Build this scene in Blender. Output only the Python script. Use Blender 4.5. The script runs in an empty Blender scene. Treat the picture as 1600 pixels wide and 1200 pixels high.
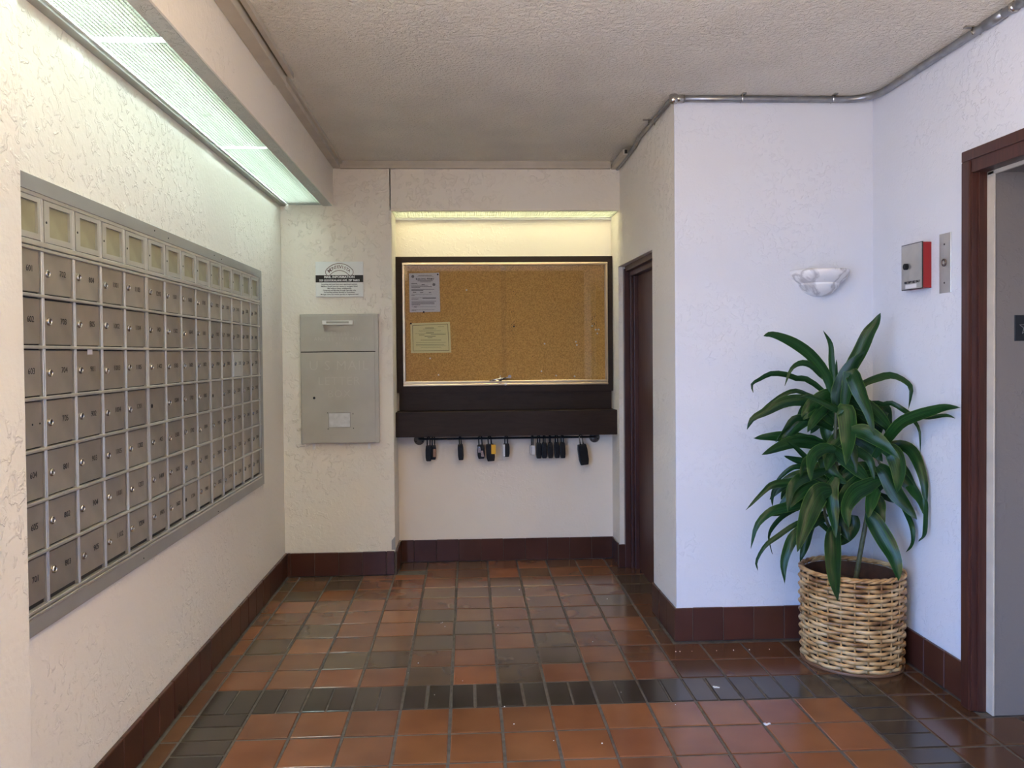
import bpy, bmesh, math, random
from mathutils import Matrix, Vector
random.seed(7)
S = bpy.context.scene
COL = S.collection
PI = math.pi

# ------------------------------------------------------------------ camera
F_PX, PITCH, YAW, ROLL = 1244.763, -0.018295, 0.045176, 0.0089044
CAM_Z = 1.36
def cam_rows():
    c, s = math.cos, math.sin
    Ry = Matrix(((c(YAW), -s(YAW), 0), (s(YAW), c(YAW), 0), (0, 0, 1)))
    Rp = Matrix(((1, 0, 0), (0, c(PITCH), s(PITCH)), (0, -s(PITCH), c(PITCH))))
    Rr = Matrix(((c(ROLL), 0, -s(ROLL)), (0, 1, 0), (s(ROLL), 0, c(ROLL))))
    return Rr @ Rp @ Ry
_M = cam_rows()
cd = bpy.data.cameras.new('camera')
cd.sensor_fit = 'HORIZONTAL'; cd.sensor_width = 36.0
cd.lens = F_PX / 1600 * 36.0
cd.shift_x = (800 - 787.60) / 1600
cd.shift_y = (568.22 - 600) / 1600
cd.clip_start = 0.02
cam = bpy.data.objects.new('camera', cd); COL.objects.link(cam)
R3 = Matrix((_M[0], _M[2], -_M[1])).transposed()
cam.matrix_world = Matrix.Translation((0, 0, CAM_Z)) @ R3.to_4x4()
S.camera = cam

# ------------------------------------------------------------------ world, lights, exposure
W = bpy.data.worlds.new('sky'); S.world = W; W.use_nodes = True
nt = W.node_tree; nt.nodes.clear()
wo = nt.nodes.new('ShaderNodeOutputWorld'); bg = nt.nodes.new('ShaderNodeBackground')
tc = nt.nodes.new('ShaderNodeTexCoord'); sx = nt.nodes.new('ShaderNodeSeparateXYZ')
cr = nt.nodes.new('ShaderNodeValToRGB')
e = cr.color_ramp.elements
e[0].position = 0.0; e[0].color = (0.25, 0.24, 0.22, 1)
e[1].position = 0.65; e[1].color = (0.13, 0.31, 0.95, 1)
x = e.new(0.03); x.color = (0.36, 0.60, 1.0, 1)
x = e.new(0.25); x.color = (0.19, 0.42, 1.0, 1)
nt.links.new(tc.outputs['Generated'], sx.inputs[0]); nt.links.new(sx.outputs['Z'], cr.inputs[0])
nt.links.new(cr.outputs[0], bg.inputs[0]); nt.links.new(bg.outputs[0], wo.inputs[0])
SKY = 5.6
bg.inputs['Strength'].default_value = SKY

def area_light(name, loc, rot, sx_, sy_, power, color):
    l = bpy.data.lights.new(name, 'AREA'); l.shape = 'RECTANGLE'; l.size = sx_; l.size_y = sy_
    l.energy = power; l.color = color
    o = bpy.data.objects.new(name, l); COL.objects.link(o); o.location = loc; o.rotation_euler = rot
    return o
# daylight enters through the open left side behind the camera (portal only guides the sky sampling)
p = area_light('entrance_portal', (-1.3, 0.0, 1.1), (0, -PI / 2, 0), 2.2, 3.0, 1.0, (1, 1, 1))
p.data.cycles.is_portal = True
# unseen warm fill added to brighten the ceiling, then the lobby ceiling lamp
area_light('ceiling_fill', (0.3, 0.2, 1.75), (PI, 0, 0), 1.4, 0.6, 60.0, (1.0, 0.76, 0.42))
area_light('lobby_ceiling_lamp', (0.55, 2.25, 2.525), (0, 0, 0), 0.3, 0.3, 4.0, (1.0, 0.74, 0.46))
# sun on the paving outside, coming from behind the building
sl = bpy.data.lights.new('sun', 'SUN'); sl.energy = 18.0; sl.angle = 0.01; sl.color = (1.0, 0.93, 0.82)
so_ = bpy.data.objects.new('sun', sl); COL.objects.link(so_); so_.rotation_euler = (0.0, math.radians(32), 0.0)
PANEL_E, PANEL_C = 16.5, (0.80, 1.0, 1.0)
NICHE_E, NICHE_C = 16.0, (1.0, 0.92, 0.60)

vs = S.view_settings
vs.view_transform = 'Standard'; vs.look = 'None'; vs.gamma = 1.0; vs.use_curve_mapping = False
vs.exposure = 1.2

# ------------------------------------------------------------------ helpers
ORG = {}
class MB:
    def __init__(self): self.v = []; self.f = []; self.uv = None
    def add(self, vs_, fs_):
        n = len(self.v); self.v += [tuple(p) for p in vs_]; self.f += [tuple(i + n for i in q) for q in fs_]
    def hexa(self, p):   # 8 points: bottom 0-3 ccw, top 4-7
        self.add(p, [(3, 2, 1, 0), (4, 5, 6, 7), (0, 1, 5, 4), (1, 2, 6, 5), (2, 3, 7, 6), (3, 0, 4, 7)])
        return self
    def box(self, x0, x1, y0, y1, z0, z1):
        return self.hexa([(x0, y0, z0), (x1, y0, z0), (x1, y1, z0), (x0, y1, z0), (x0, y0, z1), (x1, y0, z1), (x1, y1, z1), (x0, y1, z1)])
    def prism(self, poly, z0, z1):   # plan polygon ccw
        n = len(poly)
        self.add([(x, y, z0) for x, y in poly] + [(x, y, z1) for x, y in poly],
                 [tuple(reversed(range(n))), tuple(range(n, 2 * n))] + [(i, (i + 1) % n, n + (i + 1) % n, n + i) for i in range(n)])
        return self
    def tube(self, pts, r, n=8, caps=True, flat=None):
        P = [Vector(p) for p in pts]; rs = r if isinstance(r, (list, tuple)) else [r] * len(P)
        rings = []; up = None
        for i, p in enumerate(P):
            t = (P[min(i + 1, len(P) - 1)] - P[max(i - 1, 0)]).normalized()
            if up is None:
                up = Vector((0, 0, 1)) if abs(t.z) < 0.9 else Vector((1, 0, 0))
            a = (up - t * up.dot(t)).normalized(); up = a; b = t.cross(a)
            rings.append([p + (a * math.cos(2 * PI * k / n) + b * math.sin(2 * PI * k / n) * (flat or 1)) * rs[i] for k in range(n)])
        vs_ = [q for g in rings for q in g]; fs_ = []
        for i in range(len(P) - 1):
            for k in range(n):
                fs_.append((i * n + k, i * n + (k + 1) % n, (i + 1) * n + (k + 1) % n, (i + 1) * n + k))
        if caps:
            fs_.append(tuple(reversed(range(n)))); fs_.append(tuple(range((len(P) - 1) * n, len(P) * n)))
        self.add(vs_, fs_); return self
    def cyl(self, p0, p1, r0, r1=None, n=16):
        return self.tube([p0, p1], [r0, r1 if r1 is not None else r0], n)
    def lathe(self, prof, n, org=(0, 0, 0), axes=((1, 0, 0), (0, 1, 0), (0, 0, 1)), a0=0.0, a1=2 * PI):
        ax = [Vector(a) for a in axes]; o = Vector(org); full = abs(a1 - a0 - 2 * PI) < 1e-6
        m = n if full else n + 1; vs_ = []
        for r, z in prof:
            for k in range(m):
                t = a0 + (a1 - a0) * k / n
                vs_.append(o + ax[0] * r * math.cos(t) + ax[1] * r * math.sin(t) + ax[2] * z)
        fs_ = []
        for i in range(len(prof) - 1):
            for k in range(n):
                k2 = (k + 1) % m
                fs_.append((i * m + k, i * m + k2, (i + 1) * m + k2, (i + 1) * m + k))
        self.add(vs_, fs_); return self
    def mesh(self, name, mat=None, bevel=0.0, seg=2, smooth=False, org=(0, 0, 0)):
        me = bpy.data.meshes.new(name)
        me.from_pydata([(p[0] - org[0], p[1] - org[1], p[2] - org[2]) for p in self.v], [], self.f)
        bm = bmesh.new(); bm.from_mesh(me)
        bmesh.ops.recalc_face_normals(bm, faces=bm.faces)
        if bevel > 0:
            es = [e for e in bm.edges if len(e.link_faces) == 2 and e.calc_face_angle(0) > 0.5]
            bmesh.ops.bevel(bm, geom=es, offset=bevel, segments=seg, affect='EDGES', profile=0.6)
        bm.to_mesh(me); bm.free()
        if mat: me.materials.append(mat)
        if smooth: me.shade_smooth()
        return me
    def build(self, name, mat, parent=None, bevel=0.0, seg=2, smooth=False, org=None):
        po = ORG.get(parent.name, Vector((0, 0, 0))) if parent else Vector((0, 0, 0))
        if org is None: org = po if parent else Vector((0, 0, 0))
        org = Vector(org)
        me = self.mesh(name, mat, bevel, seg, smooth, org)
        return place(name, me, org, parent)
def place(name, me, loc, parent=None, rot=None, scale=None):
    o = bpy.data.objects.new(name, me); COL.objects.link(o)
    po = ORG.get(parent.name, Vector((0, 0, 0))) if parent else Vector((0, 0, 0))
    if parent: o.parent = parent
    o.location = Vector(loc) - po
    if rot: o.rotation_euler = rot
    if scale: o.scale = scale
    ORG[o.name] = Vector(loc)
    return o
def tag(o, label, cat, group=None):
    o['label'] = label; o['category'] = cat
    if group: o['group'] = group
    return o
def thing(name, loc, label, cat, group=None):
    o = bpy.data.objects.new(name, None); COL.objects.link(o); o.location = loc; o.empty_display_size = 0.05
    ORG[o.name] = Vector(loc)
    return tag(o, label, cat, group)
def struct(o): o['kind'] = 'structure'; return o
def centre(mb):
    n = len(mb.v); lo = [min(p[i] for p in mb.v) for i in range(3)]; hi = [max(p[i] for p in mb.v) for i in range(3)]
    return Vector(((lo[0] + hi[0]) / 2, (lo[1] + hi[1]) / 2, lo[2]))
def solo(name, mb, mat, label, cat, group=None, **k):   # a thing that is one mesh
    return tag(mb.build(name, mat, None, org=centre(mb), **k), label, cat, group)

# orientation of flat text / plates on walls: columns = (reading direction, up, out of the wall)
FACE = {'front': Matrix(((1, 0, 0), (0, 0, -1), (0, 1, 0))),      # faces the camera (-Y)
        'left': Matrix(((0, 0, 1), (1, 0, 0), (0, 1, 0))),        # on the left wall, faces +X
        'right': Matrix(((0, 0, -1), (-1, 0, 0), (0, 1, 0)))}     # on the right wall, faces -X
_tc = {}
def text_mesh(body, size, extrude=0.0004, align='CENTER', bold=0.0, spacing=1.0):
    key = (body, size, extrude, align, bold, spacing)
    if key in _tc: return _tc[key]
    c = bpy.data.curves.new('txt', 'FONT'); c.body = body; c.size = size; c.extrude = extrude
    c.align_x = align; c.align_y = 'CENTER'; c.offset = bold; c.resolution_u = 2; c.space_character = spacing
    o = bpy.data.objects.new('txt', c); COL.objects.link(o)
    bpy.context.view_layer.update()
    dg = bpy.context.evaluated_depsgraph_get()
    me = bpy.data.meshes.new_from_object(o.evaluated_get(dg))
    bpy.data.objects.remove(o); bpy.data.curves.remove(c)
    _tc[key] = me
    return me
def text(name, body, size, loc, face, mat, parent, **k):
    me = text_mesh(body, size, **k)
    if not me.materials: me.materials.append(mat)
    me.name = name
    return place(name, me, loc, parent, rot=FACE[face].to_euler())

# ------------------------------------------------------------------ materials
def new_mat(name):
    m = bpy.data.materials.new(name); m.use_nodes = True
    return m, m.node_tree, m.node_tree.nodes['Principled BSDF']
def plain(name, col, rough=0.5, metal=0.0, var=0.0, scale=20.0, bump=0.0, spec=None, obj_rand=0.0, aniso=None):
    m, t, b = new_mat(name)
    b.inputs['Roughness'].default_value = rough; b.inputs['Metallic'].default_value = metal
    b.inputs['Base Color'].default_value = (*col, 1)
    if spec is not None: b.inputs['Specular IOR Level'].default_value = spec
    if var or bump or obj_rand:
        tcn = t.nodes.new('ShaderNodeTexCoord'); nz = t.nodes.new('ShaderNodeTexNoise')
        nz.inputs['Scale'].default_value = scale; nz.inputs['Detail'].default_value = 5
        if aniso:
            mp = t.nodes.new('ShaderNodeMapping'); mp.inputs['Scale'].default_value = aniso
            t.links.new(tcn.outputs['Object'], mp.inputs[0]); t.links.new(mp.outputs[0], nz.inputs['Vector'])
        else: t.links.new(tcn.outputs['Object'], nz.inputs['Vector'])
        hs = t.nodes.new('ShaderNodeHueSaturation'); hs.inputs['Color'].default_value = (*col, 1)
        mr = t.nodes.new('ShaderNodeMapRange')
        mr.inputs['From Min'].default_value = 0.3; mr.inputs['From Max'].default_value = 0.7
        mr.inputs['To Min'].default_value = 1 - var; mr.inputs['To Max'].default_value = 1 + var
        t.links.new(nz.outputs['Fac'], mr.inputs[0])
        if obj_rand:
            oi = t.nodes.new('ShaderNodeObjectInfo'); ma = t.nodes.new('ShaderNodeMath'); ma.operation = 'MULTIPLY_ADD'
            ma.inputs[1].default_value = 2 * obj_rand; ma.inputs[2].default_value = 1 - obj_rand
            t.links.new(oi.outputs['Random'], ma.inputs[0])
            mm = t.nodes.new('ShaderNodeMath'); mm.operation = 'MULTIPLY'
            t.links.new(ma.outputs[0], mm.inputs[0]); t.links.new(mr.outputs[0], mm.inputs[1])
            t.links.new(mm.outputs[0], hs.inputs['Value'])
        else: t.links.new(mr.outputs[0], hs.inputs['Value'])
        t.links.new(hs.outputs[0], b.inputs['Base Color'])
        if bump:
            bp = t.nodes.new('ShaderNodeBump'); bp.inputs['Strength'].default_value = 1.0; bp.inputs['Distance'].default_value = bump
            t.links.new(nz.outputs['Fac'], bp.inputs['Height']); t.links.new(bp.outputs[0], b.inputs['Normal'])
    return m
def plaster(name, col, rough=0.7, amount=1.0, scale=1.0):
    """hand-trowelled stucco: flat trowel skips with torn ridges"""
    m, t, b = new_mat(name); L = t.links.new; N = t.nodes.new
    tcn = N('ShaderNodeTexCoord')
    n0 = N('ShaderNodeTexNoise'); n0.inputs['Scale'].default_value = 2.2 * scale; n0.inputs['Detail'].default_value = 2
    n1 = N('ShaderNodeTexNoise'); n1.inputs['Scale'].default_value = 26 * scale; n1.inputs['Detail'].default_value = 7; n1.inputs['Distortion'].default_value = 0.5
    n2 = N('ShaderNodeTexNoise'); n2.inputs['Scale'].default_value = 58 * scale; n2.inputs['Detail'].default_value = 4
    for n in (n0, n1, n2): L(tcn.outputs['Object'], n.inputs['Vector'])
    r1 = N('ShaderNodeValToRGB'); e = r1.color_ramp.elements
    e[0].position = 0.53; e[0].color = (0, 0, 0, 1); e[1].position = 0.60; e[1].color = (1, 1, 1, 1)
    x = r1.color_ramp.elements.new(0.66); x.color = (0.55, 0.55, 0.55, 1)
    L(n1.outputs['Fac'], r1.inputs[0])
    mk = N('ShaderNodeMapRange'); mk.inputs['From Min'].default_value = 0.38; mk.inputs['From Max'].default_value = 0.56
    L(n0.outputs['Fac'], mk.inputs[0])
    m1 = N('ShaderNodeMath'); m1.operation = 'MULTIPLY'; L(r1.outputs[0], m1.inputs[0]); L(mk.outputs[0], m1.inputs[1])
    m2 = N('ShaderNodeMath'); m2.operation = 'MULTIPLY_ADD'; m2.inputs[1].default_value = 0.75
    L(n2.outputs['Fac'], m2.inputs[0]); L(m1.outputs[0], m2.inputs[2])
    m3 = N('ShaderNodeMath'); m3.operation = 'MULTIPLY_ADD'; m3.inputs[1].default_value = 1.6
    L(n0.outputs['Fac'], m3.inputs[0]); L(m2.outputs[0], m3.inputs[2])
    bp = N('ShaderNodeBump'); bp.inputs['Strength'].default_value = 0.9; bp.inputs['Distance'].default_value = 0.0027 * amount
    L(m3.outputs[0], bp.inputs['Height']); L(bp.outputs[0], b.inputs['Normal'])
    hs = N('ShaderNodeHueSaturation'); hs.inputs['Color'].default_value = (*col, 1)
    mr = N('ShaderNodeMapRange'); mr.inputs['To Min'].default_value = 0.94; mr.inputs['To Max'].default_value = 1.04
    L(n0.outputs['Fac'], mr.inputs[0]); L(mr.outputs[0], hs.inputs['Value']); L(hs.outputs[0], b.inputs['Base Color'])
    b.inputs['Roughness'].default_value = rough; b.inputs['Specular IOR Level'].default_value = 0.35
    return m
def popcorn(name, col):
    m, t, b = new_mat(name); L = t.links.new; N = t.nodes.new
    tcn = N('ShaderNodeTexCoord')
    n1 = N('ShaderNodeTexNoise'); n1.inputs['Scale'].default_value = 62; n1.inputs['Detail'].default_value = 4; n1.inputs['Roughness'].default_value = 0.6
    n2 = N('ShaderNodeTexNoise'); n2.inputs['Scale'].default_value = 3.5; n2.inputs['Detail'].default_value = 3
    for n in (n1, n2): L(tcn.outputs['Object'], n.inputs['Vector'])
    r = N('ShaderNodeMapRange'); r.inputs['From Min'].default_value = 0.40; r.inputs['From Max'].default_value = 0.66
    L(n1.outputs['Fac'], r.inputs[0])
    bp = N('ShaderNodeBump'); bp.inputs['Strength'].default_value = 1.0; bp.inputs['Distance'].default_value = 0.008
    L(r.outputs[0], bp.inputs['Height']); L(bp.outputs[0], b.inputs['Normal'])
    hs = N('ShaderNodeHueSaturation'); hs.inputs['Color'].default_value = (*col, 1)
    mr = N('ShaderNodeMapRange'); mr.inputs['To Min'].default_value = 0.9; mr.inputs['To Max'].default_value = 1.1
    L(n2.outputs['Fac'], mr.inputs[0]); L(mr.outputs[0], hs.inputs['Value']); L(hs.outputs[0], b.inputs['Base Color'])
    b.inputs['Roughness'].default_value = 0.9; b.inputs['Specular IOR Level'].default_value = 0.1
    return m
def quarry(name, rough=0.22, use_obj=True, col=(0.15, 0.05, 0.03)):
    """glazed quarry tile, colour carried by each tile"""
    m, t, b = new_mat(name); L = t.links.new; N = t.nodes.new
    tcn = N('ShaderNodeTexCoord'); oi = N('ShaderNodeObjectInfo')
    va = N('ShaderNodeVectorMath'); va.operation = 'ADD'
    geo = N('ShaderNodeNewGeometry'); L(geo.outputs['Position'], va.inputs[0]); L(oi.outputs['Random'], va.inputs[1])
    n1 = N('ShaderNodeTexNoise'); n1.inputs['Scale'].default_value = 6; n1.inputs['Detail'].default_value = 3; n1.inputs['Roughness'].default_value = 0.4
    n2 = N('ShaderNodeTexNoise'); n2.inputs['Scale'].default_value = 140; n2.inputs['Detail'].default_value = 2
    L(va.outputs[0], n1.inputs['Vector']); L(va.outputs[0], n2.inputs['Vector'])
    hs = N('ShaderNodeHueSaturation')
    if use_obj: L(oi.outputs['Color'], hs.inputs['Color'])
    else: hs.inputs['Color'].default_value = (*col, 1)
    mr = N('ShaderNodeMapRange'); mr.inputs['From Min'].default_value = 0.1; mr.inputs['From Max'].default_value = 0.9
    mr.inputs['To Min'].default_value = 0.72; mr.inputs['To Max'].default_value = 1.28
    L(n1.outputs['Fac'], mr.inputs[0]); L(mr.outputs[0], hs.inputs['Value']); L(hs.outputs[0], b.inputs['Base Color'])
    rr = N('ShaderNodeMapRange'); rr.inputs['From Min'].default_value = 0.1; rr.inputs['From Max'].default_value = 0.9
    rr.inputs['To Min'].default_value = rough - 0.02; rr.inputs['To Max'].default_value = rough + 0.05
    L(n1.outputs['Fac'], rr.inputs[0]); L(rr.outputs[0], b.inputs['Roughness'])
    bp = N('ShaderNodeBump'); bp.inputs['Strength'].default_value = 0.4; bp.inputs['Distance'].default_value = 0.0008
    ad = N('ShaderNodeMath'); ad.operation = 'MULTIPLY_ADD'; ad.inputs[1].default_value = 0.15
    L(n2.outputs['Fac'], ad.inputs[0]); L(n1.outputs['Fac'], ad.inputs[2])
    L(ad.outputs[0], bp.inputs['Height']); L(bp.outputs[0], b.inputs['Normal'])
    b.inputs['Specular IOR Level'].default_value = 0.5
    return m
def emit(name, col, strength):
    m, t, b = new_mat(name)
    b.inputs['Base Color'].default_value = (0.8, 0.8, 0.8, 1)
    b.inputs['Emission Color'].default_value = (*col, 1); b.inputs['Emission Strength'].default_value = strength
    return m
def pane_mat(name):
    m = bpy.data.materials.new(name); m.use_nodes = True; t = m.node_tree; t.nodes.clear()
    o = t.nodes.new('ShaderNodeOutputMaterial'); mx = t.nodes.new('ShaderNodeMixShader'); fr = t.nodes.new('ShaderNodeFresnel')
    fr.inputs['IOR'].default_value = 1.5
    tr = t.nodes.new('ShaderNodeBsdfTransparent'); tr.inputs[0].default_value = (0.992, 0.995, 0.992, 1)
    gl = t.nodes.new('ShaderNodeBsdfGlossy'); gl.inputs['Roughness'].default_value = 0.02
    t.links.new(fr.outputs[0], mx.inputs[0]); t.links.new(tr.outputs[0], mx.inputs[1]); t.links.new(gl.outputs[0], mx.inputs[2])
    t.links.new(mx.outputs[0], o.inputs[0])
    return m
def cork_mat():
    m, t, b = new_mat('cork'); L = t.links.new; N = t.nodes.new
    tcn = N('ShaderNodeTexCoord'); n1 = N('ShaderNodeTexNoise'); n1.inputs['Scale'].default_value = 130; n1.inputs['Detail'].default_value = 5
    L(tcn.outputs['Object'], n1.inputs['Vector'])
    r = N('ShaderNodeValToRGB'); e = r.color_ramp.elements
    e[0].position = 0.30; e[0].color = (0.46, 0.24, 0.05, 1); e[1].position = 0.62; e[1].color = (0.74, 0.44, 0.12, 1)
    L(n1.outputs['Fac'], r.inputs[0]); L(r.outputs[0], b.inputs['Base Color'])
    b.inputs['Roughness'].default_value = 0.85
    return m
def wood_mat(name, c0, c1, rough=0.35, axis=(14, 14, 1.2), spec=0.4):
    m, t, b = new_mat(name); L = t.links.new; N = t.nodes.new
    tcn = N('ShaderNodeTexCoord'); mp = N('ShaderNodeMapping'); mp.inputs['Scale'].default_value = axis
    n1 = N('ShaderNodeTexNoise'); n1.inputs['Scale'].default_value = 5; n1.inputs['Detail'].default_value = 6; n1.inputs['Distortion'].default_value = 0.6
    L(tcn.outputs['Object'], mp.inputs[0]); L(mp.outputs[0], n1.inputs['Vector'])
    r = N('ShaderNodeValToRGB'); e = r.color_ramp.elements
    e[0].position = 0.3; e[0].color = (*c0, 1); e[1].position = 0.7; e[1].color = (*c1, 1)
    L(n1.outputs['Fac'], r.inputs[0]); L(r.outputs[0], b.inputs['Base Color']); b.inputs['Roughness'].default_value = rough; b.inputs['Specular IOR Level'].default_value = spec
    return m
def alabaster():
    m, t, b = new_mat('alabaster'); L = t.links.new; N = t.nodes.new
    tcn = N('ShaderNodeTexCoord'); n1 = N('ShaderNodeTexNoise'); n1.inputs['Scale'].default_value = 5; n1.inputs['Detail'].default_value = 5; n1.inputs['Distortion'].default_value = 1.2
    L(tcn.outputs['Object'], n1.inputs['Vector'])
    ab = N('ShaderNodeMath'); ab.operation = 'SUBTRACT'; ab.inputs[1].default_value = 0.5; L(n1.outputs['Fac'], ab.inputs[0])
    a2 = N('ShaderNodeMath'); a2.operation = 'ABSOLUTE'; L(ab.outputs[0], a2.inputs[0])
    r = N('ShaderNodeValToRGB'); e = r.color_ramp.elements
    e[0].position = 0.0; e[0].color = (0.48, 0.47, 0.48, 1); e[1].position = 0.05; e[1].color = (0.82, 0.82, 0.82, 1)
    L(a2.outputs[0], r.inputs[0]); L(r.outputs[0], b.inputs['Base Color']); b.inputs['Roughness'].default_value = 0.3
    b.inputs['Subsurface Weight'].default_value = 0.1; b.inputs['Subsurface Radius'].default_value = (0.02, 0.02, 0.02)
    return m
def leaf_mat():
    m, t, b = new_mat('leaf_green'); L = t.links.new; N = t.nodes.new
    uv = N('ShaderNodeUVMap'); uv.uv_map = 'UVMap'; sp = N('ShaderNodeSeparateXYZ'); L(uv.outputs[0], sp.inputs[0])
    mp = N('ShaderNodeMapping'); mp.inputs['Scale'].default_value = (26, 1.5, 1)
    oi = N('ShaderNodeObjectInfo')
    L(uv.outputs[0], mp.inputs[0]); L(oi.outputs['Random'], mp.inputs['Location'])
    n1 = N('ShaderNodeTexNoise'); n1.inputs['Scale'].default_value = 1.0; n1.inputs['Detail'].default_value = 3; L(mp.outputs[0], n1.inputs['Vector'])
    r = N('ShaderNodeValToRGB'); e = r.color_ramp.elements
    e[0].position = 0.35; e[0].color = (0.0035, 0.018, 0.005, 1); e[1].position = 0.72; e[1].color = (0.016, 0.066, 0.013, 1)
    L(n1.outputs['Fac'], r.inputs[0])
    d = N('ShaderNodeMath'); d.operation = 'SUBTRACT'; d.inputs[1].default_value = 0.5; L(sp.outputs[0], d.inputs[0])
    a = N('ShaderNodeMath'); a.operation = 'ABSOLUTE'; L(d.outputs[0], a.inputs[0])
    er = N('ShaderNodeMapRange'); er.inputs['From Min'].default_value = 0.45; er.inputs['From Max'].default_value = 0.5
    L(a.outputs[0], er.inputs[0])
    mx = N('ShaderNodeMix'); mx.data_type = 'RGBA'; L(er.outputs[0], mx.inputs['Factor']); L(r.outputs[0], mx.inputs['A'])
    mx.inputs['B'].default_value = (0.07, 0.14, 0.025, 1)
    hs = N('ShaderNodeHueSaturation'); ma = N('ShaderNodeMath'); ma.operation = 'MULTIPLY_ADD'; ma.inputs[1].default_value = 0.5; ma.inputs[2].default_value = 0.78
    L(oi.outputs['Random'], ma.inputs[0]); L(ma.outputs[0], hs.inputs['Value']); L(mx.outputs['Result'], hs.inputs['Color'])
    L(hs.outputs[0], b.inputs['Base Color'])
    b.inputs['Roughness'].default_value = 0.30; b.inputs['Specular IOR Level'].default_value = 0.24
    bp = N('ShaderNodeBump'); bp.inputs['Distance'].default_value = 0.001; bp.inputs['Strength'].default_value = 0.5
    L(n1.outputs['Fac'], bp.inputs['Height']); L(bp.outputs[0], b.inputs['Normal'])
    return m
def wicker_mat():
    m, t, b = new_mat('wicker'); L = t.links.new; N = t.nodes.new
    geo = N('ShaderNodeNewGeometry'); n1 = N('ShaderNodeTexNoise'); n1.inputs['Scale'].default_value = 16; n1.inputs['Detail'].default_value = 4
    L(geo.outputs['Position'], n1.inputs['Vector']); oi = N('ShaderNodeObjectInfo')
    ad = N('ShaderNodeMath'); ad.operation = 'MULTIPLY_ADD'; ad.inputs[1].default_value = 0.22; L(oi.outputs['Random'], ad.inputs[0]); L(n1.outputs['Fac'], ad.inputs[2])
    r = N('ShaderNodeValToRGB'); e = r.color_ramp.elements
    e[0].position = 0.40; e[0].color = (0.17, 0.075, 0.024, 1); e[1].position = 0.78; e[1].color = (0.62, 0.42, 0.20, 1)
    x = e.new(0.56); x.color = (0.44, 0.24, 0.085, 1)
    L(ad.outputs[0], r.inputs[0]); L(r.outputs[0], b.inputs['Base Color']); b.inputs['Roughness'].default_value = 0.38
    return m

M_WALL = plaster('white_plaster', (0.84, 0.785, 0.685))
M_WALLS = plaster('daylight_tinted_plaster_smooth', (0.69, 0.715, 0.77), amount=0.45, scale=1.4)  # smooth plaster with the blue daylight cast put into its colour
M_NICHE = plaster('niche_plaster', (0.90, 0.825, 0.71), amount=0.3, scale=1.3)
M_TAUPE = plaster('taupe_plaster', (0.20, 0.175, 0.155), amount=0.5)
M_CREAM = plain('cream_paint', (0.50, 0.45, 0.37), 0.6, var=0.1, scale=12)
M_CEIL = popcorn('popcorn_ceiling', (0.90, 0.85, 0.74))
M_CONC = plaster('concrete_edge', (0.58, 0.58, 0.53), amount=1.6, scale=1.6)
M_GROUT = plain('grout', (0.085, 0.075, 0.062), 0.75, var=0.4, scale=30, bump=0.001)
M_TILE = quarry('quarry_tile', 0.15)
M_BASE = quarry('base_tile', 0.28)
M_GREYMETAL = plain('grey_metal_trim', (0.36, 0.355, 0.325), 0.45, 0.35, var=0.05, scale=8)
M_ALU = plain('brushed_aluminium', (0.42, 0.385, 0.325), 0.38, 0.7, var=0.12, scale=9, obj_rand=0.10)
M_ALUL = plain('bright_aluminium_rail', (0.58, 0.56, 0.51), 0.33, 0.7, var=0.08, scale=14)
M_ALUNEW = plain('new_aluminium_door', (0.66, 0.66, 0.62), 0.35, 0.6)
M_CHROME = plain('chrome', (0.50, 0.48, 0.44), 0.24, 1.0)
M_BLACK = plain('black_hole', (0.008, 0.008, 0.008), 0.8)
M_INK = plain('black_ink', (0.018, 0.017, 0.016), 0.6)
M_KHAKI = plain('directory_card', (0.30, 0.275, 0.165), 0.35, var=0.14, scale=14)
M_DIRF = plain('directory_frame_grey', (0.46, 0.44, 0.38), 0.42, 0.35, var=0.06, scale=8)
M_MAILBOX = plain('letter_drop_grey', (0.47, 0.45, 0.39), 0.45, 0.2, var=0.07, scale=6)
M_WHITE = plain('white_plastic', (0.80, 0.80, 0.78), 0.4)
M_SIGN = plain('sign_white', (0.82, 0.83, 0.80), 0.35)
M_PAPER = plain('white_paper', (0.78, 0.77, 0.76), 0.35)
M_CERT = plain('pale_yellow_paper', (0.80, 0.74, 0.36), 0.55)
M_CERTB = plain('olive_border', (0.30, 0.27, 0.10), 0.6)
M_DKWOOD = wood_mat('dark_brown_painted_wood', (0.022, 0.013, 0.009), (0.034, 0.021, 0.014), 0.45, (2, 10, 10), 0.22)
M_DOOR = wood_mat('red_brown_door', (0.060, 0.024, 0.015), (0.10, 0.040, 0.024), 0.40)
M_FRAME = wood_mat('dark_red_wood_frame', (0.042, 0.014, 0.010), (0.075, 0.025, 0.017), 0.36)
M_GOLD = plain('champagne_aluminium', (0.62, 0.50, 0.34), 0.30, 0.85)
M_CORK = cork_mat()
M_GLASS = pane_mat('clear_glass')
M_RACE = plain('painted_raceway', (0.52, 0.47, 0.39), 0.5, 0.1, var=0.08, scale=10)
M_PIPE = plain('galvanised_conduit', (0.33, 0.34, 0.35), 0.36, 0.85, var=0.15, scale=25)
M_RUBBER = plain('black_rubber', (0.008, 0.008, 0.009), 0.42, spec=0.25)
M_GREYK = plain('silver_plastic', (0.45, 0.44, 0.42), 0.35, 0.4)
M_YELLOW = plain('yellow_tag', (0.85, 0.48, 0.02), 0.45)
M_TANL = plain('tan_label', (0.36, 0.20, 0.12), 0.5)
M_RED = plain('red_enamel', (0.30, 0.012, 0.012), 0.35)
M_STEEL = plain('brushed_steel', (0.52, 0.51, 0.47), 0.33, 0.8, var=0.10, scale=12)
M_ALAB = alabaster()
M_LEAF = leaf_mat()
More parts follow.
